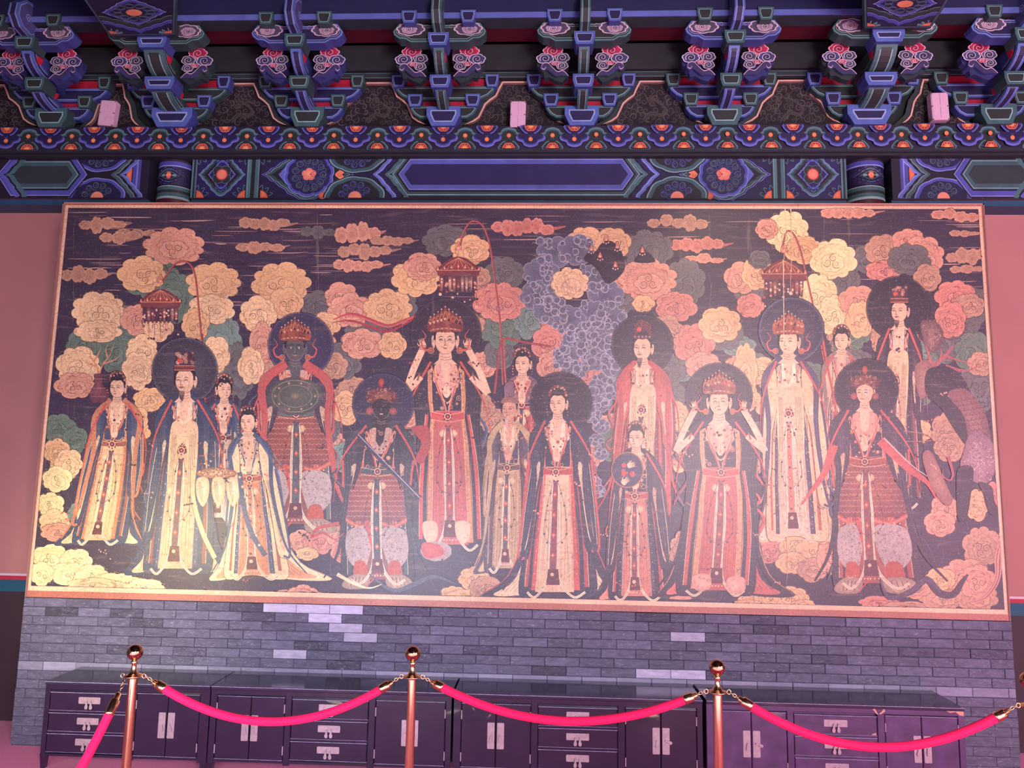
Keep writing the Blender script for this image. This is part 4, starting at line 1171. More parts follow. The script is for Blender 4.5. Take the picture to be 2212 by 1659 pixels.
    if worn:
        # chipped lacquer patches, flat and irregular
        def chip(pts):
            b = MB(); q = [tuple(U(px, py, YC)[[0, 2]]-np.array((ox, oz))) for px, py in pts]
            b.prism(q, y0-.0012, y0-.0002, '#ffffff', '#ffffff'); c = b.build('chipped_patch', M_BARE, o)
        chip([(2026, 1534), (2040, 1531), (2080, 1528), (2082, 1547), (2072, 1545), (2064, 1538), (2052, 1540), (2044, 1536)])
        chip([(1884, 1532), (1890, 1531), (1893, 1536), (1897, 1544), (1893, 1542), (1889, 1537)])
        chip([(1908, 1532), (1911, 1530), (1912, 1537), (1902, 1543), (1898, 1542), (1904, 1538)])
        chip([(1883, 1586), (1892, 1583), (1893, 1588), (1884, 1588)])
    return tag(o, label, 'cabinet', 'low lacquered cabinets along the brick plinth')
cabinet(99, 456, [('drawers', 109, 283), ('doors', 296, 434)], 'short dark lacquered cabinet at the left end, drawers left of its doors', M_LAC)
cabinet(457, 978, [('doors', 470, 618), ('drawers', 631, 798), ('doors', 812, 964)], 'dark lacquered cabinet behind the second brass post, second from the left', M_LAC)
cabinet(981, 1519, [('doors', 997, 1148), ('drawers', 1162, 1335), ('doors', 1350, 1505)], 'dark lacquered cabinet with shiny top, third from the left along the plinth', M_LAC)
cabinet(1525, 2083, [('doors', 1545, 1699), ('drawers', 1713, 1894), ('doors', 1909, 2068)], 'worn purple cabinet with chipped bare corner at the right end', M_WORN, True)

# ================================================================== ROPE BARRIER
M_BRASS = plain('polished brass', '#e3bc90', .2, 1.0, scale=30, lo=.95, hi=1.03)
M_BALL = plain('polished brass ball', '#b98e6c', .07, 1.0, scale=30, lo=.97, hi=1.02)
M_ROPE = plain('crimson velvet rope', '#ff0054', .8, scale=220, lo=.88, hi=1.1, bump=.3, bscale=500, sheen=.15)
M_ROPE.node_tree.nodes['Principled BSDF'].inputs['Sheen Tint'].default_value = (1, .1, .35, 1)
ZB = .945
def post(px, py, label, first=None):
    q = UZ(px, py, ZB); X, Y = float(q[0]), float(q[1])
    if first:
        o = copy_tree(first); o.location = (X, Y, FZ); return tag(o, label, 'post', 'brass barrier posts')
    o = empty('barrier_post', (X, Y, FZ)); H = ZB-FZ
    R = .0165
    b = MB(); b.lathe([(0, 0), (.16, 0), (.16, .006), (.15, .014), (.10, .024), (.05, .034), (.03, .05), (.026, .06)], 0, 0, 0, '#ffffff', 40); b.build('base', M_BRASS, o, True)
    b = MB(); b.lathe([(R, .05), (R, H-.092)], 0, 0, 0, '#ffffff', 32); b.build('pole', M_BRASS, o, True)
    b = MB(); b.lathe([(R, H-.094), (R+.001, H-.09), (R+.001, H-.086), (.010, H-.085), (.010, H-.084), (.034, H-.086), (.036, H-.084), (.034, H-.082), (.020, H-.078), (.013, H-.068), (.009, H-.055), (.008, H-.045), (.012, H-.038), (.013, H-.034), (.009, H-.028)], 0, 0, 0, '#ffffff', 28); b.build('collar', M_BRASS, o, True)
    b = MB(); n = 18; b.lathe([(.0285*math.sin(PI*i/n), H-.0285*math.cos(PI*i/n)) for i in range(n+1)], 0, 0, 0, '#ffffff', 32); b.build('ball', M_BALL, o, True)
    for s_ in (-1, 1):
        b = MB(); b.tube([(s_*(.034+.007*(1-math.cos(a))), 0, H-.084+.008*math.sin(a)) for a in np.linspace(0, 2*PI, 13)], .0022, '#ffffff', 7, False); b.build('hook_ring', M_BRASS, o, True)
    return tag(o, label, 'post', 'brass barrier posts')
p0 = post(292, 1409, 'brass barrier post with ball top in front of the leftmost cabinet')
p1 = post(892, 1412, 'brass barrier post with ball top, second from the left', p0)
p2 = post(1549, 1442, 'brass barrier post with ball top, third from the left', p0)
p3 = post(2222, 1470, 'brass barrier post cut off by the right picture edge', p0)
bpy.context.view_layer.update()
HR = ZB-.084
def pos(o): return np.array((o.location.x, o.location.y, HR))
def rope(A, B, low_px, label, outer=None):
    """velvet rope hanging between two hook rings; low_px = pixel its lowest part passes through"""
    d = B-A; l = math.hypot(d[0], d[1]); e = d/l
    a = A+e*.044; b_ = B-e*.044
    # find sag so that the middle of the rope passes the measured pixel
    r = ray(*low_px); nrm = np.cross(e, (0, 0, 1)); t = np.dot(A-CAM, nrm)/np.dot(r, nrm); hit = CAM+r*t
    s0 = np.dot(hit-a, e)/np.linalg.norm((b_-a)); sag = (a[2]-hit[2])/(4*s0*(1-s0))
    o = empty('velvet_rope', tuple((a+b_)/2)); org = np.array(o.location)
    def c(s): return a+(b_-a)*s-np.array((0, 0, 4*sag*s*(1-s)))-org
    Ln = np.linalg.norm(b_-a)
    s_a = .055/Ln; s_b = .028/Ln
    b = MB(); b.tube([c(s) for s in np.linspace(s_a*.98, 1-s_a*.98, 60)], .0155, '#ffffff', 16); b.build('cord', M_ROPE, o, True)
    for k in (0, 1):
        f = (lambda s: s) if k == 0 else (lambda s: 1-s)
        b = MB(); p = c(f(s_b)); q = c(f(s_a*1.35)); v = (q-p)
        b.tube([p, p+v*.05, p+v*.3, p+v*.34, p+v*.9, p+v], [.005, .0095, .0105, .0165, .0172, .0172], '#ffffff', 18); b.build('end_cap', M_BRASS, o, True)
        b = MB()
        for i in range(3):
            s0_ = s_b*(i+.15)/3; m0 = c(f(s0_)); m1 = c(f(s0_+s_b/2.6)); u = m1-m0; u = u/np.linalg.norm(u)
            w = np.cross(u, (0, 1, 0)) if i % 2 else np.array((0, 1., 0)); w = w/np.linalg.norm(w); cc = (m0+m1)/2
            b.tube([cc+u*.0075*math.cos(t)+w*.0048*math.sin(t) for t in np.linspace(0, 2*PI, 13)], .0017, '#ffffff', 6, False)
        b.build('chain', M_BRASS, o, True)
    return tag(o, label, 'rope', 'crimson velvet ropes')
rope(pos(p0), pos(p1), (590, 1559), 'crimson velvet rope sagging between the first and second brass posts')
rope(pos(p1), pos(p2), (1235, 1558), 'crimson velvet rope sagging between the second and third brass posts')
rope(pos(p2), pos(p3), (1900, 1614), 'crimson velvet rope sagging before the worn cabinet on the right')
# the next post stands nearer the visitor, out of the picture on the left
p_out = copy_tree(p0); p_out.location = (p0.location.x-.20, p0.location.y-1.25, FZ); tag(p_out, 'brass barrier post nearer the visitor, just outside the lower left picture edge', 'post', 'brass barrier posts')
rope(pos(p0), pos(p_out), (212, 1590), 'crimson velvet rope running steeply down from the leftmost post')

# ================================================================== THE MURAL (generic procession, flat print on a board)
mu = empty('mural_panel', (MXC, 0, MZ0)); tag(mu, 'huge wide painted mural panel of haloed robed figures among clouds', 'mural')
mo = Vector(mu.location)
m_ = MB(); m_.box(MX0, MX1, .002, .07, MZ0, MZ1, '#6b4a44'); m_.build('board', PAINT, mu, origin=mo)
# the painted field follows the panel's own four corners
cor_px = np.array([[143, 440], [2118, 443], [2180, 1340], [57, 1290]], float)
cor_w = np.array([[MX0, MZ1], [MX1, MZ1], [MX1, MZ0], [MX0, MZ0]])
A_ = []; b_v = []
for (x, y), (X, Z) in zip(cor_px, cor_w):
    A_ += [[x, y, 1, 0, 0, 0, -X*x, -X*y], [0, 0, 0, x, y, 1, -Z*x, -Z*y]]; b_v += [X, Z]
Hm = np.append(np.linalg.solve(np.array(A_), np.array(b_v)), 1).reshape(3, 3)
def MM(P_):
    q = np.c_[P_, np.ones(len(P_))]@Hm.T; q = q[:, :2]/q[:, 2:]
    x = np.clip(q[:, 0], MX0+.0, MX1); z = np.clip(q[:, 1], MZ0, MZ1)
    return np.stack([x-mo.x, np.full(len(P_), 0.), z-mo.z], 1)
P = Painter(MM, (0, -1, 0), .000008, 50, 430, 2190, 1350, 5)
R = random.Random(42)
# margins: rubbed red-brown outside, cream band inside
def quad_in(d0, d1=None, db=None):
    """photo-space quad inset by d pixels"""
    return [(143+d0, 440+d0), (2118-d0, 443+d0), (2180-d0*1.1, 1340-(db or d0)), (57+d0*1.1, 1290-(db or d0))]
P.poly(quad_in(0), '#b06a58'); P.poly(quad_in(3, None, 14), '#ecc39c')
inner = quad_in(9, None, 24)
P.poly(inner, '#332c40')
IX = lambda x, y: x
def lef(y): return 153+(68-153)*(y-449)/(1266-449)
def rig(y): return 2108+(2169-2108)*(y-452)/(1316-452)
def bot(x): return 1266+(1316-1266)*(x-68)/(2169-68)-1
def inside(pts): return [(min(max(x, lef(y)), rig(y)), min(max(y, 450), bot(x))) for x, y in pts]
_poly, _fan, _line = P.poly, P.fan, P.line
P.clipp = lambda Q: inside(Q)
# ---- dark sky with streaks
for _ in range(260):
    y = R.uniform(455, 700) if R.random() < .85 else R.uniform(700, 800); x = R.uniform(150, 2100)
    l = R.uniform(30, 190)
    P.line([(x, y), (x+l*.5, y+R.uniform(-1, 1)), (x+l, y+R.uniform(-2, 2))], R.uniform(1.5, 6), R.choice(['#2a2236', '#3d3144', '#463848', '#2b2530', '#3a3442']), taper=2)
for _ in range(150):
    y = R.uniform(455, 690)**1; x = R.choice([R.uniform(150, 760), R.uniform(900, 2100)]); l = R.uniform(25, 110)
    P.line([(x, y), (x+l*.5, y+R.uniform(-.7, .7)), (x+l, y+R.uniform(-1, 1))], R.uniform(.8, 2.4), R.choice(['#b58f80', '#9c7c74', '#c9a48c', '#8f6f74']), taper=2)
for x in (165, 612, 688, 690, 1000, 1420, 1534, 1775):
    for _ in range(5):
        y = R.uniform(455, 640); P.line([(x+R.uniform(-4, 4), y), (x+R.uniform(-4, 4), y+R.uniform(20, 90))], R.uniform(.8, 1.8), '#9a8478', smooth=False, taper=2)
# dark lower ground: faint drapery and water lines
for _ in range(420):
    y = R.uniform(820, 1290); x = R.uniform(90, 2150); l = R.uniform(20, 80); a = R.uniform(-1.2, 1.6)
    P.line([(x, y), (x+l*.3*math.cos(a)+R.uniform(-8, 8), y+l*.3*math.sin(a)), (x+l*math.cos(a+.5), y+l*math.sin(a+.5))], R.uniform(.8, 1.8), R.choice(['#4a4560', '#55506a', '#3a3550', '#5c5a6c']), taper=2)

PALS = {
 'ochre': ('#d7a36e', '#e8bd86', '#80563f'), 'pink': ('#c08068', '#dda584', '#744038'), 'cream': ('#ddb07f', '#efcd98', '#8a6248'),
 'green': ('#47614f', '#66806a', '#2b3c38'), 'teal': ('#4e6a62', '#7b9484', '#2c403e'), 'grey': ('#4f5050', '#6c6c66', '#2d2c34'),
 'rose': ('#b8685c', '#d8927a', '#6a3236'), 'yellow': ('#e8c886', '#f6e2a4', '#9a7c4c'), 'smoke': ('#585e68', '#9a9e9c', '#2c2e3a'),
 'dull': ('#a97c62', '#c79a78', '#5e4238'), 'dark': ('#2a2630', '#3a3742', '#17141e')}
def puff(cx, cy, rx, ry, n, rot, dep=.15, k=6, rnd=None):
    """irregular scalloped outline: lobes of unequal width"""
    rnd = rnd or R; w = [rnd.uniform(.7, 1.35) for _ in range(n)]; s_ = sum(w); out = []; t0 = rot
    for wi in w:
        da = 2*PI*wi/s_; am = rnd.uniform(.85, 1.15)
        for q in range(k):
            f = q/k; b_ = math.sin(PI*f)**.62; r = 1-dep+dep*am*b_*wi**.5; t = t0+da*f
            out.append((cx+rx*r*math.cos(t), cy+ry*r*math.sin(t)))
        t0 += da
    return out
def arcs(cx, cy, rx, ry, n, rot, col, w=1.0, a0=0., a1=2*PI):
    """row of small round arcs, like inked cloud folds"""
    for i in range(n):
        t = rot+a0+(a1-a0)*i/n; t2 = rot+a0+(a1-a0)*(i+1)/n
        p = (cx+rx*math.cos(t), cy+ry*math.sin(t)); q = (cx+rx*math.cos(t2), cy+ry*math.sin(t2)); m_ = (cx+rx*1.22*math.cos((t+t2)/2), cy+ry*1.22*math.sin((t+t2)/2))
        P.line([p, m_, q], w, col, k=3, taper=2)
def cloud(cx, cy, rx, ry, pal='ochre', n=None, rot=None, sp=1, seed=None):
    c_in, c_out, c_ln = PALS[pal]
    if pal in ('pink', 'ochre', 'cream', 'rose') and R.random() < .5: c_in = mix(c_in, PALS['rose' if pal in ('pink', 'rose') else 'pink'][0], .4)
    n = n or max(6, int((rx+ry)/10.5)); rot = R.uniform(0, 6.28) if rot is None else rot
    rx *= 1.04; ry *= 1.04
    o = puff(cx, cy, rx, ry, n, rot)
    P.line(o, 1.5, mix(c_ln, '#201822', .45), smooth=False, closed=True)
    P.fan(o, c_in, c_out, (cx+rx*.1, cy+ry*.3))
    ink = mix(c_ln, c_in, .2)
    x, y = cx+rx*R.uniform(-.08, .12), cy+ry*.12
    if min(rx, ry) > 20:
        q = puff(x, y, rx*.74, ry*.72, max(5, n-1), rot+.4); P.line(q, .9, ink, smooth=False, closed=True)
        P.fan(q, c_in, mix(c_out, c_in, .15), (x, y+ry*.2))
    if min(rx, ry) > 10:
        q = puff(x+rx*.03, y+ry*.05, rx*.5, ry*.48, 6, rot+1.); P.fan(q, mix(c_in, c_out, .3), mix(c_out, '#ffffff', .05)); P.line(q, .9, ink, smooth=False, closed=True)
    arcs(cx, cy, rx*.86, ry*.86, n+3, rot+.2, ink, .9, R.uniform(0, 1), R.uniform(3, 5.5))
    arcs(cx, cy, rx*.66, ry*.64, n+1, rot+.6, ink, .9, R.uniform(0, 2), R.uniform(3, 6))
    for _ in range(5):
        u = R.uniform(0, 6.28); q_ = R.uniform(.3, .8); P.line([(cx+rx*q_*math.cos(u), cy+ry*q_*math.sin(u)), (cx+rx*q_*1.1*math.cos(u+.25), cy+ry*q_*1.1*math.sin(u+.25)), (cx+rx*q_*math.cos(u+.5), cy+ry*q_*math.sin(u+.5))], R.uniform(1.5, 3.2), mix(c_in, c_ln, .25), taper=2)
    if sp and min(rx, ry) > 14:
        m = 3 if rx > 34 else 2 if rx > 24 else 1
        for k in range(m):
            a = rot+2*PI*k/m; r = min(rx, ry)*.21
            px_, py_ = x+(r*1.2*math.cos(a) if m > 1 else 0), y+(r*.9*math.sin(a) if m > 1 else 0)
            P.disc(px_, py_, r*1.02, mix(c_in, c_out, .8)); P.spiral(px_, py_, r, 1.8, 1.5, mix(c_ln, '#201822', .3), a, R.choice((1, -1)))
def drift(pts, pal, spir=()):
    """long flat cloud with a fading tail"""
    c_in, c_out, c_ln = PALS[pal]
    q = spline(pts, True, 4); P.fan(q, c_in, c_out); P.line(q, .9, mix(c_ln, c_in, .3), smooth=False, closed=True)
    for x, y, r in spir: P.spiral(x, y, r, 1.5, 1.1, c_ln, 0)
def chain(pts, pal, r=24, jit=4):
    for (x, y) in pts: cloud(x+R.uniform(-jit, jit), y+R.uniform(-jit, jit), r*R.uniform(.85, 1.15), r*R.uniform(.75, 1.0), pal, sp=1)
def flat_cloud(x, y, w, h, pal, tail=1):
    n = max(3, int(w/20)); c_in, c_out, c_ln = PALS[pal]; ps = []
    for k in range(n):
        t = k/(n-1); u = x-w*.40+w*.80*t; e = .55+.45*math.sin(PI*min(1, .12+t*.85))
        ps.append((u, y+R.uniform(-.12, .12)*h, w*.42/n*R.uniform(1.1, 1.5)+4, h*.5*e*R.uniform(.75, 1.1)))
    qs = [puff(a, b_, p, q, R.randint(5, 7), R.uniform(0, 6)) for a, b_, p, q in ps]
    for q in qs: P.line(q, 1.8, mix(c_ln, '#201822', .4), smooth=False, closed=True)
    if tail: P.line([(x+w*.2, y+h*.1), (x+w*.5, y+h*.05), (x+w*.72, y-h*.08)], h*.32, c_in, taper=1)
    for q, (a, b_, p, r_) in zip(qs, ps): P.fan(q, c_in, c_out, (a, b_+r_*.3))
    for a, b_, p, r_ in ps: arcs(a, b_+r_*.1, p*.6, r_*.6, 3, R.uniform(3, 4.5), mix(c_ln, c_in, .3), .9, 0, 2.6)
# ---- sky clouds
for a in [(225, 484, 90, 36, 'dull'), (300, 502, 70, 26, 'dull'), (262, 512, 70, 40, 'dull'), (185, 592, 90, 42, 'dull'), (575, 484, 100, 34, 'dull'), (565, 532, 90, 28, 'dull'),
          (690, 500, 60, 36, 'grey'), (775, 502, 86, 48, 'pink'), (850, 520, 80, 24, 'dull'), (790, 540, 110, 36, 'dull'), (775, 572, 100, 30, 'pink'),
          (1130, 492, 130, 42, 'rose'), (1440, 480, 70, 34, 'dull'), (1490, 482, 60, 36, 'dull'), (1505, 528, 110, 36, 'rose'), (1520, 560, 70, 26, 'pink'),
          (1830, 458, 110, 30, 'pink'), (2060, 466, 90, 34, 'pink'), (2080, 505, 50, 18, 'dull'), (2085, 552, 80, 38, 'dull'), (2085, 580, 60, 22, 'dull'), (1470, 590, 60, 20, 'pink')]: flat_cloud(*a)
# ---- cloud masses, back to front
G = [  # x y rx ry palette
 (330, 600, 60, 45, 'green'), (280, 700, 50, 40, 'green'), (370, 640, 50, 60, 'green'), (480, 740, 45, 70, 'teal'), (520, 800, 34, 60, 'grey'), (190, 745, 45, 35, 'green'), (250, 760, 40, 45, 'green'),
 (690, 660, 36, 34, 'grey'), (800, 730, 60, 36, 'grey'), (740, 780, 44, 40, 'grey'), (860, 660, 44, 36, 'grey'), (965, 520, 50, 34, 'grey'), (1090, 590, 42, 36, 'grey'), (1085, 700, 50, 50, 'green'), (1150, 680, 44, 52, 'teal'),
 (1340, 620, 50, 60, 'grey'), (1400, 540, 54, 42, 'grey'), (1480, 610, 44, 52, 'grey'), (1560, 720, 44, 36, 'grey'), (1620, 610, 40, 46, 'grey'), (1810, 600, 46, 56, 'grey'), (1840, 710, 40, 44, 'green'), (1430, 800, 50, 44, 'grey'), (1870, 560, 40, 30, 'grey'),
 (2060, 720, 56, 60, 'grey'), (2100, 660, 44, 40, 'grey'), (2110, 830, 44, 60, 'grey'), (1990, 650, 30, 80, 'dark'), (2100, 760, 40, 44, 'green'),
 (380, 532, 65, 40, 'pink'), (310, 592, 52, 38, 'ochre'), (465, 610, 58, 42, 'ochre'), (216, 672, 58, 42, 'cream'), (215, 715, 50, 24, 'cream'), (460, 668, 50, 32, 'cream'), (425, 700, 30, 34, 'ochre'), (300, 690, 36, 34, 'pink'), (345, 700, 34, 36, 'cream'), (310, 758, 34, 36, 'cream'), (300, 800, 34, 40, 'cream'),
 (172, 790, 48, 42, 'cream'), (165, 832, 44, 28, 'pink'), (470, 765, 30, 40, 'cream'), (610, 612, 62, 45, 'ochre'), (620, 655, 38, 34, 'ochre'), (560, 678, 40, 38, 'cream'), (570, 740, 28, 44, 'pink'), (545, 790, 28, 40, 'cream'), (740, 640, 36, 30, 'pink'), (760, 670, 48, 36, 'pink'), (840, 665, 52, 40, 'ochre'), (705, 700, 34, 26, 'ochre'), (785, 742, 46, 32, 'pink'), (720, 790, 34, 30, 'dull'), (850, 745, 30, 30, 'ochre'),
 (900, 600, 52, 40, 'ochre'), (915, 575, 40, 30, 'pink'), (1018, 540, 42, 32, 'ochre'), (1040, 600, 22, 24, 'dull'), (1080, 652, 56, 42, 'rose'), (1010, 700, 40, 26, 'dull'), (1215, 706, 44, 34, 'rose'), (1190, 740, 40, 40, 'rose'), (1195, 790, 34, 34, 'pink'), (1262, 800, 42, 32, 'rose'),
 (1265, 520, 38, 30, 'ochre'), (1325, 525, 38, 34, 'ochre'), (1345, 600, 30, 26, 'pink'), (1400, 604, 62, 44, 'pink'), (1460, 662, 44, 32, 'rose'), (1440, 720, 38, 40, 'dull'), (1500, 742, 44, 44, 'rose'), (1555, 700, 46, 38, 'ochre'), (1520, 790, 40, 30, 'pink'), (1390, 655, 24, 18, 'ochre'),
 (1600, 600, 36, 34, 'pink'), (1635, 590, 34, 36, 'ochre'), (1700, 500, 46, 44, 'yellow'), (1655, 495, 24, 22, 'pink'), (1735, 540, 40, 30, 'ochre'), (1798, 560, 50, 42, 'yellow'), (1620, 660, 30, 26, 'rose'), (1640, 560, 24, 20, 'grey'), (1765, 640, 40, 50, 'yellow'), (1800, 680, 34, 44, 'yellow'), (1850, 650, 40, 34, 'pink'), (1855, 690, 30, 40, 'ochre'),
 (1640, 800, 40, 30, 'ochre'), (1905, 540, 40, 34, 'dull'), (1960, 520, 36, 26, 'pink'), (1990, 555, 46, 44, 'pink'), (1905, 585, 38, 22, 'rose'), (1960, 560, 46, 34, 'grey'), (2000, 600, 30, 30, 'dull'),
 (2060, 640, 44, 34, 'rose'), (2090, 660, 34, 26, 'dull'), (2050, 690, 34, 40, 'rose'), (2115, 785, 28, 26, 'dull'),
 (130, 925, 36, 32, 'green'), (165, 950, 26, 30, 'green'), (125, 975, 28, 28, 'ochre'), (150, 1000, 30, 30, 'cream'), (125, 1035, 32, 28, 'yellow'), (110, 1090, 30, 26, 'yellow'), (120, 1130, 34, 30, 'cream'), (170, 1110, 22, 24, 'teal'), (125, 1150, 36, 20, 'pink'),
 (1240, 1110, 36, 50, 'pink'), (1245, 1060, 30, 34, 'rose'), (1255, 1180, 30, 44, 'ochre'), (1040, 880, 30, 30, 'dull'), (900, 850, 24, 40, 'dull'), (750, 880, 34, 36, 'ochre'), (690, 1010, 30, 60, 'cream'), (700, 940, 30, 20, 'grey'),
 (1460, 900, 34, 34, 'ochre'), (1445, 940, 30, 30, 'ochre'), (1470, 970, 26, 40, 'dull'), (1585, 930, 24, 30, 'ochre'), (1610, 800, 26, 60, 'ochre'), (2040, 930, 30, 40, 'dull'), (2050, 965, 34, 32, 'dull'), (2040, 1100, 30, 36, 'pink'), (2030, 1130, 34, 28, 'pink'), (2110, 1090, 24, 34, 'ochre'), (2145, 1070, 20, 30, 'rose')]
R3 = random.Random(77)
MID = [(R3.uniform(560, 2050), R3.uniform(720, 1010), R3.uniform(26, 44), R3.uniform(22, 36), R3.choice(['grey', 'green', 'grey', 'dull', 'teal', 'dull', 'pink', 'ochre'])) for _ in range(95)]
MID += [(R3.uniform(110, 480), R3.uniform(860, 1010), R3.uniform(24, 36), R3.uniform(20, 32), R3.choice(['grey', 'green', 'dull', 'ochre'])) for _ in range(12)]
for g in MID: cloud(*g)
for g in G: cloud(*g)
# column of grey-blue incense smoke
sm = [(1200, 545), (1245, 540), (1170, 590), (1290, 600), (1165, 640), (1310, 640), (1190, 670), (1285, 680), (1230, 690), (1320, 690), (1275, 720), (1245, 740), (1310, 745), (1225, 770), (1285, 775), (1325, 790), (1240, 800), (1300, 830), (1330, 840), (1300, 870), (1280, 895), (1300, 920), (1290, 950), (1300, 980), (1275, 1010), (1285, 1040), (1295, 1060)]
R4 = random.Random(5)
for i, (x, y) in enumerate(sm):
    r = 32-20*min(1, max(0, (y-640)/330)); q = puff(x, y, r*1.25, r*1.05, 8, R4.uniform(0, 6), rnd=R4)
    P.line(q, 2.2, '#a8aaae', smooth=False, closed=True); P.fan(q, '#4e5264', '#6c7080', (x, y))
for i, (x, y) in enumerate(sm):
    r = 32-20*min(1, max(0, (y-640)/330))
    for _ in range(9 if r > 16 else 5):
        a, b_ = x+R4.uniform(-1, 1)*r, y+R4.uniform(-.85, .85)*r; rr_ = R4.uniform(5, 10)*(1 if r > 16 else .7); t_ = R4.uniform(0, 6); sg = R4.choice((1, -1))
        P.disc(a, b_, rr_*1.05, '#585c6e', '#7e828e'); P.ring(a, b_, rr_*1.05, 1.3, '#b4b4b8', a0=t_, a1=t_+4.6); P.spiral(a, b_, rr_*.75, 1.5, 1.5, '#2a2c3c', t_, sg)
        P.line([(a+rr_*math.cos(t_), b_+rr_*math.sin(t_)), (a+rr_*1.7*math.cos(t_+.5), b_+rr_*1.7*math.sin(t_+.5)), (a+rr_*2.3*math.cos(t_+.3), b_+rr_*2.2*math.sin(t_+.3))], 1.3, '#b4b4b8', taper=1)
cloud(1232, 612, 40, 34, 'cream', 9, 0, 0)     # plain pale cloud resting on the smoke
for _ in range(60):
    x, y = 1232+R.gauss(0, 16), 612+R.gauss(0, 13); P.line([(x, y), (x+3, y+4), (x+3, y+9)], .8, '#b48a74')
# dark hill with little flames
P.fan(spline([(1262, 560), (1272, 545), (1288, 542), (1296, 530), (1310, 520), (1330, 526), (1345, 548), (1350, 580), (1330, 605), (1310, 612), (1296, 590), (1280, 572)]), '#2b2836', '#201c2a')
P.fan(spline([(1372, 566), (1380, 548), (1392, 540), (1408, 552), (1414, 566)]), '#2b2836', '#201c2a')
def flame(x, y, s=1.):
    P.poly([(x-5*s, y), (x-4*s, y-6*s), (x, y-15*s), (x+4*s, y-6*s), (x+5*s, y)], '#d77a58', True, 3); P.disc(x, y-3*s, 2.6*s, '#e9c0a8')
    P.line([(x-6*s, y+1), (x-6*s, y-8*s), (x, y-18*s), (x+6*s, y-8*s), (x+6*s, y+1)], .9, '#3a2028')
for x, y in ((1310, 520), (1278, 541), (1334, 536), (1297, 556), (1330, 576), (1388, 545)):
    flame(x, y, .8); P.dots([(x-5, y+4), (x+5, y+4), (x, y+6)], 1.7, '#e8b49c')

# ---- lower clouds
for a in [(110, 1205, 44, 28, 'yellow'), (165, 1210, 34, 24, 'yellow'), (150, 1240, 46, 24, 'yellow'), (90, 1240, 26, 26, 'yellow'), (200, 1245, 36, 26, 'yellow'), (250, 1262, 60, 24, 'yellow'), (310, 1268, 46, 18, 'yellow'), (205, 1265, 60, 16, 'cream'),
          (618, 1290, 30, 16, 'pink'), (655, 1286, 34, 22, 'pink'), (700, 1294, 26, 12, 'pink'), (650, 1168, 26, 24, 'pink'), (690, 1170, 34, 28, 'rose'), (740, 1160, 34, 24, 'pink'), (745, 1190, 30, 26, 'rose'), (665, 1196, 24, 14, 'ochre'),
          (1025, 1250, 34, 26, 'ochre'), (980, 1280, 26, 14, 'ochre'), (1010, 1290, 46, 18, 'ochre'), (1050, 1270, 34, 26, 'dull'), (1080, 1285, 34, 22, 'rose'), (1100, 1296, 30, 14, 'pink'),
          (1650, 1165, 32, 28, 'pink'), (1665, 1190, 34, 26, 'rose'), (1720, 1175, 36, 30, 'ochre'), (1760, 1190, 40, 34, 'ochre'), (1710, 1215, 34, 24, 'ochre'), (1755, 1230, 32, 26, 'dull'), (1795, 1200, 30, 40, 'pink'),
          (1630, 1295, 34, 18, 'ochre'), (1670, 1288, 40, 24, 'ochre'), (1710, 1290, 38, 24, 'ochre'), (1615, 1304, 30, 10, 'ochre'), (1735, 1304, 26, 10, 'ochre'),
          (1900, 1300, 44, 14, 'rose'), (1960, 1312, 60, 14, 'dull'), (2040, 1290, 56, 26, 'dull'), (2110, 1290, 46, 30, 'dull'), (2120, 1180, 40, 44, 'dull'), (2085, 1240, 52, 34, 'pink'), (2110, 1255, 40, 36, 'pink'), (2030, 1250, 34, 24, 'ochre'), (1975, 1270, 34, 22, 'pink')]: cloud(*a)
for k in range(5):    # sweeping swirl at the lower right corner
    P.line([(2165, 1150+k*6), (2150+k*3, 1200), (2150+k*2, 1250), (2120+k*3, 1290), (2070+k*5, 1302)], 6-k*.6, ('#d79c84', '#a9685c', '#e0ac90', '#8a5148', '#c98a74')[k], taper=2)

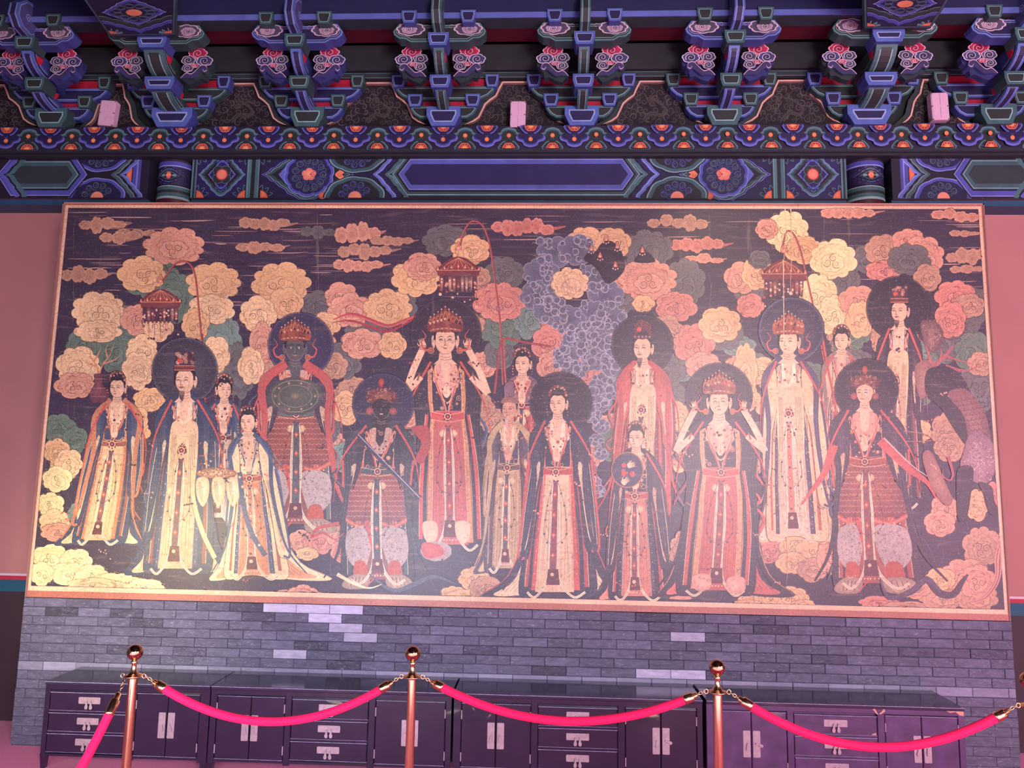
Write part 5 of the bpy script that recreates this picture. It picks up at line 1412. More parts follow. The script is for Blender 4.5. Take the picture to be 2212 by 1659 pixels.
# ================================================================== figures
SK, SKD = '#ebc39b', '#a8765c'
def face(x, y, h, look=0, skin=SK, beard=None, hair='#1d1822', dark=False, crown='lady', seed=0):
    rr = random.Random(seed); w = h*.39
    ln = '#6e4638' if not dark else '#8a8a86'
    # hair mass behind, bun
    P.fan(spline([(x-w*1.12, y-h*.05), (x-w*1.05, y-h*.42), (x-w*.4, y-h*.66), (x+w*.4, y-h*.66), (x+w*1.05, y-h*.42), (x+w*1.12, y-h*.05), (x+w*.9, y+h*.18), (x-w*.9, y+h*.18)]), mix(hair, '#3a3040', .3), hair)
    for s_ in ((-1, 1) if look == 0 else (-look,)):
        P.fan(spline([(x+s_*w*.9, y-h*.14), (x+s_*w*1.22, y-h*.16), (x+s_*w*1.26, y+h*.08), (x+s_*w*1.05, y+h*.28), (x+s_*w*.92, y+h*.1)]), skin, mix(skin, SKD, .15))
        P.line([(x+s_*w*1.12, y-h*.08), (x+s_*w*1.16, y+h*.08)], .8, ln, smooth=False)
    # neck
    P.poly([(x-w*.50, y+h*.3), (x+w*.50, y+h*.3), (x+w*.62, y+h*.68), (x+w*1.1, y+h*.86), (x-w*1.1, y+h*.86), (x-w*.62, y+h*.68)], mix(skin, SKD, .10))
    for k in range(2): P.line([(x-w*.5, y+h*(.56+.1*k)), (x, y+h*(.61+.1*k)), (x+w*.5, y+h*(.56+.1*k))], .8, ln)
    q = spline([(x-w*.92, y-h*.22), (x-w*.55, y-h*.42), (x, y-h*.47), (x+w*.55, y-h*.42), (x+w*.92, y-h*.22), (x+w*.93, y+h*.10), (x+w*.72, y+h*.32), (x+w*.30, y+h*.47), (x-w*.30, y+h*.47), (x-w*.72, y+h*.32), (x-w*.93, y+h*.10)])
    P.fan(q, skin, mix(skin, SKD, .10), (x, y)); P.line(q, .8, ln, smooth=False, closed=True)
    # centre-parted hair band over the brow
    P.line([(x-w*.98, y-h*.02), (x-w*.92, y-h*.26), (x-w*.5, y-h*.44), (x, y-h*.42), (x+w*.5, y-h*.44), (x+w*.92, y-h*.26), (x+w*.98, y-h*.02)], h*.075, hair)
    d = look*w*.26
    for s_ in (-1, 1):
        ex = x+d+s_*w*.40
        P.line([(ex-w*.24, y-h*.10), (ex, y-h*.155), (ex+w*.24, y-h*.11)], h*.028, '#4a3434' if not dark else '#111111', taper=2)
        P.line([(ex-w*.22, y-h*.005), (ex, y-h*.035), (ex+w*.22, y-h*.0)], h*.034, '#3a2a30' if not dark else '#0c0c10', taper=2)
        P.line([(ex-w*.2, y-h*.055), (ex, y-h*.075), (ex+w*.2, y-h*.05)], .7, ln)
        if dark: P.disc(ex, y-h*.02, h*.035, '#c8c0b8')
    nx = x+d*1.25
    P.line([(nx-w*.06, y-h*.04), (nx+look*w*.08, y+h*.12), (nx-w*.12, y+h*.16), (nx+w*.12, y+h*.165)], h*.022, ln)
    P.line([(nx-w*.2, y+h*.27), (nx, y+h*.285), (nx+w*.2, y+h*.27)], h*.05, '#b5493f' if not dark else '#b08878', taper=2)
    if beard:
        for k in range(9):
            u = (k-4)/4; P.line([(nx+u*w*.3, y+h*.40), (nx+u*w*.26, y+h*.55), (nx+u*w*.1, y+h*(.72+rr.uniform(0, .14)))], 1., beard)
        for s_ in (-1, 1): P.line([(nx, y+h*.235), (nx+s_*w*.24, y+h*.25), (nx+s_*w*.34, y+h*.31)], h*.035, beard, taper=1)
    # headdress
    top = y-h*.46
    if crown == 'lady':
        P.disc(x, top-h*.20, h*.26, mix(hair, '#3a3040', .3), hair, ry=h*.26)
        for k in range(11):
            a = PI*k/10; cx_, cy_ = x+w*1.0*math.cos(a), top+h*.04-h*.42*math.sin(a)
            P.disc(cx_, cy_, h*.075, rr.choice(['#8a4a42', '#6a4038', '#a8664c', '#c98a68'])); P.ring(cx_, cy_, h*.075, .9, '#3a222c')
        P.dots([(x+w*u*.5, top-h*(.14+.2*rr.random())) for u in (-1.6, -.8, 0, .8, 1.6)], 1.7, '#e0b09a')
        for s_ in (-1, 1):
            P.dots([(x+s_*w*(1.2+.12*rr.random()), y+h*(.1+.14*k)) for k in range(4)], 1.8, rr.choice(['#b86a50', '#7a3c3a']), '#e8c0a4')
    elif crown == 'tall':
        q = [(x-w*1.02, top+h*.05), (x-w*1.06, top-h*.24), (x-w*.85, top-h*.62), (x-w*.2, top-h*.72), (x+w*.6, top-h*.68), (x+w*1.0, top-h*.5), (x+w*.98, top-h*.2), (x+w*1.02, top+h*.05)]
        P.fan(spline(q, True, 3), '#5a3a40', '#3a2630')
        P.poly([(x-w*1.05, top+h*.06), (x-w*1.08, top-h*.16), (x+w*1.08, top-h*.16), (x+w*1.05, top+h*.06)], '#6e3434')
        P.line([(x-w*1.05, top-h*.14), (x+w*1.05, top-h*.14)], 1.2, '#d59a74', smooth=False); P.line([(x-w*1.05, top+h*.03), (x+w*1.05, top+h*.03)], 1.2, '#d59a74', smooth=False)
        for k in range(16):
            a, b_ = x+w*rr.uniform(-.85, .85), top-h*rr.uniform(.25, .66); P.ring(a, b_, h*.06, 1., rr.choice(['#c98a68', '#8f4c44', '#dcae90'])); P.disc(a, b_, 1.1, '#e8b8a0')
        P.disc(x-look*-w*.5, top-h*.35, h*.10, '#d0523f')
    elif crown == 'fan':
        for k in range(7):
            P.line([(x-w*.9, top-h*.1-k*3), (x-w*.1, top-h*(.45+.05*k)), (x+w*1.0, top-h*.12-k*3.2)], h*.05, ('#7e3a3c', '#3a2430')[k % 2])
        P.poly([(x-w*1.1, top+h*.05), (x-w*1.1, top-h*.12), (x+w*1.1, top-h*.12), (x+w*1.1, top+h*.05)], '#55303a'); P.disc(x-w*.35, top-h*.36, h*.10, '#d9503f')
        P.dots([(x+w*u, top-h*.04) for u in (-.8, -.4, 0, .4, .8)], 1.5, '#d8a88c')
    elif crown == 'deity':
        n = 9
        for k in range(n):
            u = (k-(n-1)/2)/((n-1)/2); hh = h*(.74-.36*abs(u)); bx = x+u*w*1.35
            P.poly([(bx-h*.09, top+h*.12), (bx-h*.11, top-hh*.5), (bx, top-hh), (bx+h*.11, top-hh*.5), (bx+h*.09, top+h*.12)], rr.choice(['#8a4434', '#9c5440', '#7a3a34']), True, 3)
            P.line([(bx-h*.08, top-hh*.4), (bx, top-hh*.8), (bx+h*.08, top-hh*.4)], .9, '#d8a070')
            P.disc(bx, top-hh*.42, h*.05, rr.choice(['#d0453c', '#2a2430', '#e0b488'])); P.disc(bx, top-hh*1.02, 1.6, '#e6b890')
        P.line([(x-w*1.4, top+h*.1), (x, top+h*.02), (x+w*1.4, top+h*.1)], h*.07, '#a9684c'); P.dots([(x+w*u, top+h*.06-h*.04*(1-abs(u))) for u in (-1.1, -.7, -.3, .1, .5, .9)], 1.4, '#e8c09a')
        for s_ in (-1, 1):
            P.disc(x+s_*w*1.32, y+h*.36, h*.11, '#c67a58', '#7c4038'); P.ring(x+s_*w*1.32, y+h*.36, h*.11, .9, '#e0a880')
            P.line([(x+s_*w*1.3, y+h*.3), (x+s_*w*1.9, y+h*.34), (x+s_*w*2.2, y+h*.05), (x+s_*w*1.8, y-h*.14), (x+s_*w*2.2, y-h*.4)], h*.09, '#c9604e', taper=1)
    elif crown == 'wrap':
        P.fan(spline([(x-w*1.05, top+h*.14), (x-w*.9, top-h*.12), (x, top-h*.2), (x+w*.95, top-h*.1), (x+w*1.08, top+h*.16), (x, top+h*.08)]), '#b88c74', '#8a6258')
        for k in range(3): P.line([(x-w, top+h*(.06-.06*k)), (x, top-h*(.02+.06*k)), (x+w, top+h*(.06-.06*k))], 1., '#6a4a44')
    elif crown == 'helm':
        P.fan(scallop(x, top-h*.02, w*1.9, h*.42, 13, 0, .14, 4), '#9c5a44', '#5c3034')
        for k in range(40):
            a, b_ = x+w*rr.uniform(-1.6, 1.6), top+h*rr.uniform(-.36, .2); P.ring(a, b_, 2.6, .9, rr.choice(['#c98a64', '#3a2028', '#dca07c']), a0=rr.random()*3, a1=rr.random()*3+3)
        P.disc(x, top-h*.62, h*.13, '#c4533e', '#8a3a34', ry=h*.2)
        P.fan(spline([(x-w*.92, y-h*.22), (x, y-h*.40), (x+w*.92, y-h*.22), (x+w*.9, y+h*.1), (x+w*.3, y+h*.47), (x-w*.3, y+h*.47), (x-w*.9, y+h*.1)]), skin, mix(skin, SKD, .1), (x, y))
        for s_ in (-1, 1):
            ex = x+d+s_*w*.40; P.line([(ex-w*.22, y-h*.005), (ex, y-h*.035), (ex+w*.22, y-h*.0)], h*.04, '#3a2a30' if not dark else '#0c0c10', taper=2); P.line([(ex-w*.24, y-h*.12), (ex, y-h*.16), (ex+w*.24, y-h*.11)], h*.03, '#4a3434', taper=2)
            P.disc(x+s_*w*1.3, y+h*.15, h*.16, '#b86a58', '#8a4a44')
        P.line([(nx, y), (nx, y+h*.16)], .9, ln, smooth=False); P.line([(nx-w*.2, y+h*.27), (nx+w*.2, y+h*.27)], h*.05, '#b5493f' if not dark else '#c09a88', smooth=False)
def hand(x, y, s, a=0., col=SK):
    ca, sa = math.cos(a), math.sin(a)
    def T(p): return [(x+s*(u*ca-v*sa), y+s*(u*sa+v*ca)) for u, v in p]
    P.poly(T([(-.45, .5), (-.5, -.1), (-.3, -.4), (.35, -.4), (.5, 0), (.4, .5)]), col, True, 3)
    for k, u in enumerate((-.34, -.12, .1, .3)):
        P.line(T([(u, -.2), (u*1.2-.02, -.75), (u*1.3-.1, -1.1+.08*abs(k-1.5))]), s*.2, col, taper=1)
        P.line(T([(u+.1, -.3), (u*1.2+.09, -.75)]), .7, SKD, smooth=False)
    P.line(T([(-.42, .2), (-.8, -.2), (-.75, -.55)]), s*.22, col, taper=1)
def halo(x, y, r, c='#2d2a3c', e='#26222f', rim='#5a5a78'):
    P.disc(x, y, r, mix(c, '#ffffff', .03), e); P.ring(x, y, r-1, 1.8, mix(rim, c, .45)); P.ring(x, y, r+1, 1.2, '#17121c'); P.ring(x, y, r-4, .9, mix(c, rim, .4))
    for _ in range(26):
        a = R.uniform(0, 6.28); q = r*math.sqrt(R.random())*.85; l = R.uniform(4, 14); xx0, yy0 = x+q*math.cos(a), y+q*math.sin(a)
        P.line([(xx0, yy0), (xx0+l, yy0+R.uniform(-2, 2))], R.uniform(.8, 2), mix(c, rim, R.uniform(.1, .5)), smooth=False, taper=2)
def figure(x, y, h, foot, hem_x, ws, wh, main, inner, trim, accent, seed, hl=None, look=0, skin=SK, beard=None, crown='lady', dark=False,
           sleeves=(.62, .62), shawl='#2b2836', train=(1, 1), armour=False, scarf='#c4584c', hands='front', pattern=None, fade=1.):
    rr = random.Random(seed)
    if hl: halo(*hl)
    ny = y+h*.62; H = foot-ny
    vs = [0, .05, .12, .30, .45, .70, 1.0]; wv = [ws*.46, ws*.84, ws*.94, ws*.76, ws*.9, (ws+wh)*.50, wh]; sway = rr.uniform(-.10, .10)*ws
    ws *= 1.05; wh *= 1.16; asy = -look*.16
    def Wd(v): return float(np.interp(v, vs, wv))
    def Cx(v): return x+(hem_x-x)*max(0, v)**1.3+sway*math.sin(PI*min(1, max(0, v))*1.15)
    def B(u, v):
        k = min(1, max(0, (v-.02)*4)); return (Cx(v)+u*Wd(v)*(1+asy*k*(1 if u > 0 else -1 if u < 0 else 0)), ny+v*H)
    def strip(u0, u1, v0, v1, n=7): return [B(u0, v0+(v1-v0)*i/n) for i in range(n+1)]+[B(u1, v1-(v1-v0)*i/n) for i in range(n+1)]
    cream = '#edcf9e'
    # flying scarves behind the figure
    for s_ in (-1, 1):
        for q in range(2):
            col = rr.choice([scarf, mix(main, '#6a6878', .4), '#8a6a5c', '#44506a', mix(scarf, '#2b2836', .5)])
            x0_, y0_ = B(s_*rr.uniform(.7, 1.), rr.uniform(.12, .5)); am = ws*rr.uniform(.3, .6); ln_ = H*rr.uniform(.3, .5)
            pts = [(x0_, y0_)]+[(x0_+s_*am*(.4+.6*math.sin(k*1.35+q)), y0_+ln_*k/5) for k in range(1, 6)]
            P.line(pts, rr.uniform(5, 10), col, taper=2); P.line([(a+1.5, b_) for a, b_ in pts], 1., mix(col, '#f0d8b0', .45), taper=2)
            P.line([(a-3, b_) for a, b_ in pts], .9, mix(col, '#100c14', .5), taper=2)
    # trains spreading at the hem
    for s_, t in ((-1, train[0]), (1, train[1])):
        if t <= 0: continue
        q = [B(s_*.35, .62), B(s_*1.0, .68), B(s_*(1.15+.25*t), .9), B(s_*(1.4+.75*t), 1.015), B(s_*(1.2+.3*t), 1.03), B(s_*.7, 1.01), B(s_*.3, .98)]
        P.poly(q, main, True)
        q2 = [B(s_*.35, .70), B(s_*.85, .76), B(s_*(1.0+.2*t), .93), B(s_*(1.2+.55*t), 1.005), B(s_*(1.0+.1*t), 1.01), B(s_*.6, .97)]
        P.fan(spline(q2), inner, mix(inner, '#ffffff', .1))
        for k in range(6):
            P.line([B(s_*(.4+.05*k), .74), B(s_*(.62+.08*k), .88), B(s_*(.85+.14*k*t), .99)], .9, mix(inner, '#4a3030', .55))
        P.line([B(s_*1.0, .68), B(s_*(1.15+.25*t), .9), B(s_*(1.4+.72*t), 1.01)], 3., trim, taper=1)
    # body
    q = [B(-.95, .03)]+[B(-1, v) for v in (.12, .3, .45, .6, .8, 1.0)]+[B(-.6, 1.02), B(-.2, .995), B(.2, .995), B(.6, 1.02)]+[B(1, v) for v in (1., .8, .6, .45, .3, .12)]+[B(.95, .03), B(.4, -.02), B(-.4, -.02)]
    q = spline(q, True, 3); P.poly(q, main); P.line(q, 1.1, mix(main, '#100c14', .6), smooth=False, closed=True)
    for k in range(15):
        u = rr.uniform(-.95, .95); v0 = rr.uniform(.1, .4); v1 = rr.uniform(.6, 1.)
        P.line([B(u, v0), B(u+rr.uniform(-.06, .06), (v0+v1)/2), B(u+rr.uniform(-.1, .1), v1)], rr.uniform(.8, 1.6), mix(main, rr.choice(['#0e0c14', '#b8a890']), .38), taper=2)
    # under-robe panel
    P.fan(strip(-.5, .5, .28, .99), inner, mix(inner, '#5a3a34', .12))
    for k in range(12):
        u = -.46+.92*k/11; P.line([B(u, .34), B(u+rr.uniform(-.05, .05), .65), B(u+rr.uniform(-.04, .04), .98)], .9, mix(inner, '#4a2c2c', .5), taper=2)
    for s_ in (-1, 1):
        P.poly(strip(s_*.50, s_*.64, .05, .98), trim)
        P.line([B(s_*.50, .05), B(s_*.5, .5), B(s_*.5, .98)], 1.2, mix(trim, '#f0d8b0', .6)); P.line([B(s_*.64, .05), B(s_*.64, .5), B(s_*.64, .98)], 1.2, mix(trim, '#100c14', .6))
        P.dots([B(s_*.57, v) for v in np.linspace(.12, .95, 14)], 1.2, mix(trim, '#f0d8b0', .7))
        P.poly(strip(s_*.74, s_*.84, .3, .96), accent); P.line([B(s_*.84, .3), B(s_*.86, .6), B(s_*.84, .96)], 1., cream)
    if pattern:
        for _ in range(34):
            u, v = rr.choice((-1, 1))*rr.uniform(.66, .95), rr.uniform(.15, .95); c_ = B(u, v)
            for k in range(4): P.line([c_, (c_[0]+rr.uniform(-4, 4), c_[1]+rr.uniform(-4, 4))], 1.1, pattern, smooth=False)
    if armour:
        sk = strip(-.95, .95, .30, .62); P.fan(sk, '#a8604c', '#7e4240')
        for j in range(9):
            v = .33+.032*j
            for k in range(16):
                u = -.88+1.76*(k+.5*(j % 2))/15; c_ = B(u, v); P.ring(c_[0], c_[1], 3., .8, '#dca27c', a0=0, a1=PI)
        P.line([B(-1, .60), B(-.5, .655), B(0, .63), B(.5, .655), B(1, .60)], 9, '#c4604a'); P.line([B(-1, .60), B(-.5, .655), B(0, .63), B(.5, .655), B(1, .60)], 1, '#ecb48c')
        P.dots([B(u, .675+.02*math.cos(u*5)) for u in np.linspace(-.95, .95, 17)], 1.9, '#e8b49c')
        # legs with white brocade trousers and boots
        for s_ in (-1, 1):
            P.poly([B(s_*.12, .68), B(s_*.8, .68), B(s_*.86, .84), B(s_*.52, .93), B(s_*.3, .90)], '#b0a094', True)
            for _ in range(46):
                u, v = rr.uniform(.2, .78), rr.uniform(.7, .9); c_ = B(s_*u, v); P.line([c_, (c_[0]+rr.uniform(-4, 4), c_[1]+rr.uniform(-4, 4))], 1.1, '#54485a', smooth=False)
            P.poly([B(s_*.34, .88), B(s_*.62, .88), B(s_*.66, .98), B(s_*.30, .98)], '#b5543c', True)
            P.fan(spline([B(s_*.25, .97), B(s_*.7, .96), B(s_*(1.0), 1.02), B(s_*.8, 1.05), B(s_*.3, 1.04)]), '#c4a888', '#9a806c')
            for k in range(4): P.line([B(s_*(.4+.1*k), .975), B(s_*(.45+.1*k), 1.03)], 1.3, '#3a2c34', smooth=False)
        P.line([B(-.3, .62), B(-.12, .8), B(-.02, .95), B(-.4, 1.05)], 9, scarf, taper=1); P.line([B(.1, .62), B(.1, .8), B(.16, .94), B(.5, 1.04)], 7, cream, taper=1)
    # chest: collar, necklace, jewels
    P.poly([B(-.62, .0), B(-.28, .02), B(0, .13), B(.28, .02), B(.62, .0), B(.42, .12), B(.1, .20), B(-.1, .20), B(-.42, .12)], mix(inner, '#f4e0c0', .5))
    P.fan([B(-.3, .005), B(.3, .005), B(.12, .12), B(0, .155), B(-.12, .12)], skin, mix(skin, SKD, .1))
    for w_, c_ in ((4, trim), (1.2, cream)): P.line([B(-.62, 0), B(-.3, .15), B(0, .24), B(.3, .15), B(.62, 0)], w_, c_)
    P.dots([B(.52*math.sin(a), .05+.12*math.cos(a)) for a in np.linspace(-1.3, 1.3, 11)], 2.2, '#3a2a38', '#c89a8a')
    for _ in range(int(22*fade)):
        c_ = B(rr.uniform(-.55, .55), rr.uniform(.05, .30)); P.disc(c_[0], c_[1], rr.uniform(1.6, 3.6), rr.choice(['#a2563f', '#7a3c36', '#c47a58', '#3a2a38', '#d6a078']))
        if rr.random() < .5: P.ring(c_[0], c_[1], rr.uniform(3, 5), .9, '#e0b08a')
    # inked brocade scattered over robe and trim
    for _ in range(60):
        u, v = rr.choice((-1, 1))*rr.uniform(.46, .98), rr.uniform(.1, .97); c_ = B(u, v)
        P.ring(c_[0], c_[1], rr.uniform(1.4, 3.2), .8, mix(main, rr.choice(['#e8c89c', '#0e0c14', '#b86a58']), .55), a0=rr.random()*3, a1=3+rr.random()*3)
    for _ in range(26):
        u, v = rr.uniform(-.3, .3), rr.uniform(.42, .96); c_ = B(u, v)
        P.line([c_, (c_[0]+rr.uniform(-3, 3), c_[1]+rr.uniform(2, 6)), (c_[0]+rr.uniform(-5, 5), c_[1]+rr.uniform(5, 9))], .9, mix(inner, '#5a3034', .6))
    for s_ in (-1, 1):
        P.line([B(s_*.55, .04), B(s_*.2, .2), B(s_*.05, .29)], 3.4, scarf); P.line([B(s_*.50, .05), B(s_*.16, .2), B(s_*.02, .29)], 1., cream)
    # belt
    P.poly(strip(-.62, .62, .285, .325, 3), accent); P.line([B(-.62, .285), B(0, .30), B(.62, .285)], 1.1, '#e8bc90'); P.line([B(-.62, .325), B(0, .34), B(.62, .325)], 1.1, '#e8bc90')
    c_ = B(0, .31); P.disc(c_[0], c_[1], 7.5, '#e0b48c'); P.disc(c_[0], c_[1], 5.4, '#5a2c38'); P.disc(c_[0], c_[1], 2.5, '#d8645a')
    for k in range(8): P.disc(c_[0]+9*math.cos(k*PI/4), c_[1]+9*math.sin(k*PI/4), 1.7, '#2e2434')
    # bow and long pale ribbons
    b0 = B(0, .40)
    for s_ in (-1, 1):
        P.fan(spline([b0, (b0[0]+s_*13, b0[1]-8), (b0[0]+s_*20, b0[1]+1), (b0[0]+s_*12, b0[1]+8)]), cream, '#c9a47c')
        P.fan(spline([b0, (b0[0]+s_*9, b0[1]+9), (b0[0]+s_*10, b0[1]+24), (b0[0]+s_*2, b0[1]+16)]), cream, '#c9a47c')
        pr_ = [B(s_*.07, .36), B(s_*.13, .6), B(s_*.10, .82), B(s_*.20, .94), B(s_*.50, 1.02), B(s_*.75, .99)]
        P.line(pr_, 5.2, '#f0dab4'); P.line(pr_, .9, '#8a6450')
    P.poly(strip(-.09, .09, .36, .86, 6), mix(accent, main, .3))
    for k, v in enumerate(np.linspace(.38, .84, 9)):
        c_ = B(0, v)
        if k % 2: P.poly([(c_[0]-5, c_[1]), (c_[0], c_[1]-7), (c_[0]+5, c_[1]), (c_[0], c_[1]+7)], '#c4563f'); P.disc(c_[0], c_[1], 1.8, '#ecc49a')
        else: P.disc(c_[0], c_[1], 2.9, '#2c2430', '#6a5060'); 
    c_ = B(0, .88); P.poly([B(-.14, .86), B(.14, .86), B(.18, .95), B(-.18, .95)], '#5e2a30'); P.disc(c_[0], c_[1]+4, 4, '#e6b88c'); P.dots([B(u, .965) for u in (-.16, -.08, 0, .08, .16)], 1.9, '#e8b49c')
    # festoons of beads
    for s_ in (-1, 1):
        P.line([B(s_*.08, .36), B(s_*.3, .5), B(s_*.34, .66), B(s_*.08, .72)], .9, '#5a3038')
        P.dots([B(s_*.08, .36), B(s_*.2, .43), B(s_*.3, .5), B(s_*.34, .58), B(s_*.34, .66), B(s_*.22, .71)], 2.4, '#2e2434', '#a88a94')
    # sleeves: long hanging teardrops with pale lining
    for s_, ln_ in ((-1, sleeves[0]), (1, sleeves[1])):
        if ln_ <= 0: continue
        q = [B(s_*.55, .06), B(s_*1.05, .09), B(s_*1.28, .24), B(s_*1.30, .24+(ln_-.24)*.5), B(s_*1.16, ln_), B(s_*.92, ln_+.03), B(s_*.78, ln_-.03), B(s_*.80, .42), B(s_*.62, .27)]
        q = spline(q, True, 4); P.fan(q, mix(main, '#ffffff', .04), main); P.line(q, 1.1, mix(main, '#0e0a12', .7), smooth=False, closed=True)
        P.line([B(s_*1.26, .24), B(s_*1.28, .24+(ln_-.24)*.5), B(s_*1.14, ln_), B(s_*.94, ln_+.015)], 5., trim); P.line([B(s_*1.2, .26), B(s_*1.21, .24+(ln_-.24)*.5), B(s_*1.1, ln_-.02)], 1., cream)
        q2 = [B(s_*.80, .27), B(s_*1.0, .28), B(s_*1.06, .24+(ln_-.24)*.55), B(s_*1.02, ln_-.04), B(s_*.9, ln_-.07), B(s_*.88, .42)]
        P.fan(spline(q2), '#f0d4a4', mix(inner, '#f0d4a4', .5))
        for k in range(4): P.line([B(s_*(.84+.05*k), .32), B(s_*(.92+.03*k), .24+(ln_-.24)*.55), B(s_*(.93+.025*k), ln_-.09)], .9, '#8a6048')
        for k in range(7): P.line([B(s_*(.62+.07*k), .10), B(s_*(.78+.06*k), .2), B(s_*(.8+.05*k), .32)], .9, mix(main, '#c8b89c', .3), taper=2)
    # shawl ribbons down the sides
    if shawl:
        for s_ in (-1, 1):
            pts = [B(s_*.5, .0), B(s_*.95, .12), B(s_*1.05, .35), B(s_*.98, .6), B(s_*1.1, .82), B(s_*1.5, .98)]
            P.line(pts, ws*.26, shawl, taper=1); 
            for k in (-.28, 0, .28): P.line([(a+ws*.26*k, b_) for a, b_ in pts[:-1]], .8, mix(shawl, '#b0a898', .35), taper=2)
        for s_ in (-1, 1):
            pts = [B(s_*.7, .02), B(s_*1.15, .2), B(s_*1.5, .34), B(s_*1.35, .5)]
            P.line(pts, 5, scarf, taper=1)
    if hands == 'front':
        c_ = B(0, .2)
        P.poly([(c_[0]-7, c_[1]+14), (c_[0]-7, c_[1]-4), (c_[0], c_[1]-15), (c_[0]+6, c_[1]-4), (c_[0]+7, c_[1]+14), (c_[0], c_[1]+20)], skin, True); 
        for k in (-3, 0, 3): P.line([(c_[0]+k, c_[1]+8), (c_[0]+k*.7, c_[1]-9)], .8, SKD, smooth=False)
    elif hands == 'sleeved':
        q = [B(-.55, .2), B(-.3, .14), B(0, .16), B(.3, .14), B(.55, .2), B(.5, .5), B(.3, .55), B(.2, .3), B(-.2, .3), B(-.3, .55), B(-.5, .5)]
        P.fan(spline(q), '#f0d4a4', '#d8b484'); hand(*B(0, .19), h*.20, .2, skin)
        for s_ in (-1, 1):
            for k in range(4): P.line([B(s_*(.28+.06*k), .22), B(s_*(.3+.06*k), .36), B(s_*(.3+.05*k), .52)], .9, '#8a6048')
    elif hands == 'raised':
        for s_ in (-1, 1):
            e = B(s_*1.38, .19); t_ = B(s_*1.42, -.05); s0 = B(s_*.8, .10)
            P.line([s0, e], h*.22, skin, smooth=False); P.line([e, ((e[0]+t_[0])/2+s_*3, (e[1]+t_[1])/2), t_], h*.24, skin); hand(t_[0], t_[1]-h*.14, h*.22, s_*.3, skin)
            for k in (-.09, -.03, .03): P.line([(t_[0]-h*.13, t_[1]+h*k), (t_[0]+h*.13, t_[1]+h*k)], 1.8, '#9c543f', smooth=False)
            P.line([(s0[0]+s_*3, s0[1]-h*.12), (s0[0]+s_*8, s0[1]+h*.14)], 4, '#9c543f', smooth=False)
        c_ = B(0, .17); P.poly([(c_[0]-6, c_[1]+12), (c_[0]-6, c_[1]-4), (c_[0], c_[1]-14), (c_[0]+6, c_[1]-4), (c_[0]+6, c_[1]+12), (c_[0], c_[1]+17)], skin, True); P.line([(c_[0], c_[1]+10), (c_[0], c_[1]-10)], .8, SKD, smooth=False)
    face(x, y, h, look, skin, beard, dark=dark, crown=crown, seed=seed)
    return B

NV, DK, TEAL, CR, OR, RD, GR = '#2f3c5c', '#2b2836', '#3c5c60', '#ecca94', '#c47c54', '#c4584c', '#6a6f6c'
def canopy(x, y, s, pole, seed):
    """tiered silk canopy hanging from a bent red pole"""
    rr = random.Random(seed)
    P.line(pole, 4.2, '#8e3c3c'); P.line([(a-1, b_) for a, b_ in pole], 1.1, '#cf7a64')
    P.line([(x, y-64*s), (x, y-20*s)], 1.4, '#c08a6c', smooth=False); flame(x, y-50*s, s)
    P.fan(spline([(x-42*s, y-12*s), (x-20*s, y-30*s), (x, y-36*s), (x+20*s, y-30*s), (x+42*s, y-12*s), (x+36*s, y-2*s), (x-36*s, y-2*s)]), '#9c4a3c', '#6a3034')
    for k in range(-3, 4):
        P.line([(x, y-34*s), (x+k*8*s, y-20*s), (x+k*13*s, y-6*s)], 1., '#d89468')
        flame(x+k*14*s, y-14*s+abs(k)*2, .5*s)
    P.poly([(x-44*s, y-8*s), (x+44*s, y-8*s), (x+42*s, y+4*s), (x-42*s, y+4*s)], '#7c3a3a'); P.line([(x-43*s, y-8*s), (x+43*s, y-8*s)], 1.3, '#e0a078', smooth=False)
    P.poly([(x-38*s, y+4*s), (x+38*s, y+4*s), (x+34*s, y+34*s), (x-34*s, y+34*s)], '#33283a')
    for k in range(9):
        xx_ = x-34*s+k*8.5*s; P.fan(spline([(xx_-4*s, y+5*s), (xx_+4*s, y+5*s), (xx_+3.4*s, y+30*s), (xx_, y+38*s), (xx_-3.4*s, y+30*s)]), rr.choice(['#c98a6a', '#4a3a4c', '#e0b894', '#8a4a44']), '#4a2c38')
        P.dots([(xx_, y+rr.uniform(8, 30)*s) for _ in range(2)], 2.2*s, '#e6b49a', '#ffe0c8')
    for k in range(7):
        xx_ = x-38*s+k*12.5*s; l = rr.uniform(30, 74)*s
        P.line([(xx_, y+4*s), (xx_+rr.uniform(-3, 3), y+4*s+l)], 1., '#6a3a3c', smooth=False)
        for j in range(4): P.disc(xx_+rr.uniform(-2, 2), y+4*s+l*(j+1)/4, rr.uniform(1.6, 3.6)*s, rr.choice(['#2c2430', '#d88a70', '#e8c0a4', '#a0503f']))
canopy(350, 660, 1., [(442, 850), (440, 760), (432, 660), (424, 590), (408, 566), (384, 568), (366, 590), (352, 610)], 1)
canopy(992, 592, 1.05, [(1088, 830), (1082, 700), (1070, 600), (1060, 530), (1045, 488), (1022, 478), (1004, 500), (996, 530)], 2)
canopy(1692, 600, 1.1, [(1790, 830), (1768, 720), (1746, 620), (1730, 550), (1714, 508), (1698, 500), (1690, 530), (1690, 545)], 3)
P.line([(1070, 850), (1078, 780), (1088, 732), (1130, 738), (1192, 748)], 5, '#9c4840'); P.line([(1090, 735), (1092, 800), (1098, 860)], 4, '#b05a4c')
# floating ribbons by the central halo
for d_, c_, w_ in ((0, '#b8484c', 9), (2, '#d98070', 2), (14, '#a83e46', 6)):
    P.line([(722, 690+d_*.4), (760, 678+d_), (800, 690+d_), (840, 704+d_*.8), (880, 690+d_*.5), (930, 668)], w_, c_, taper=2)

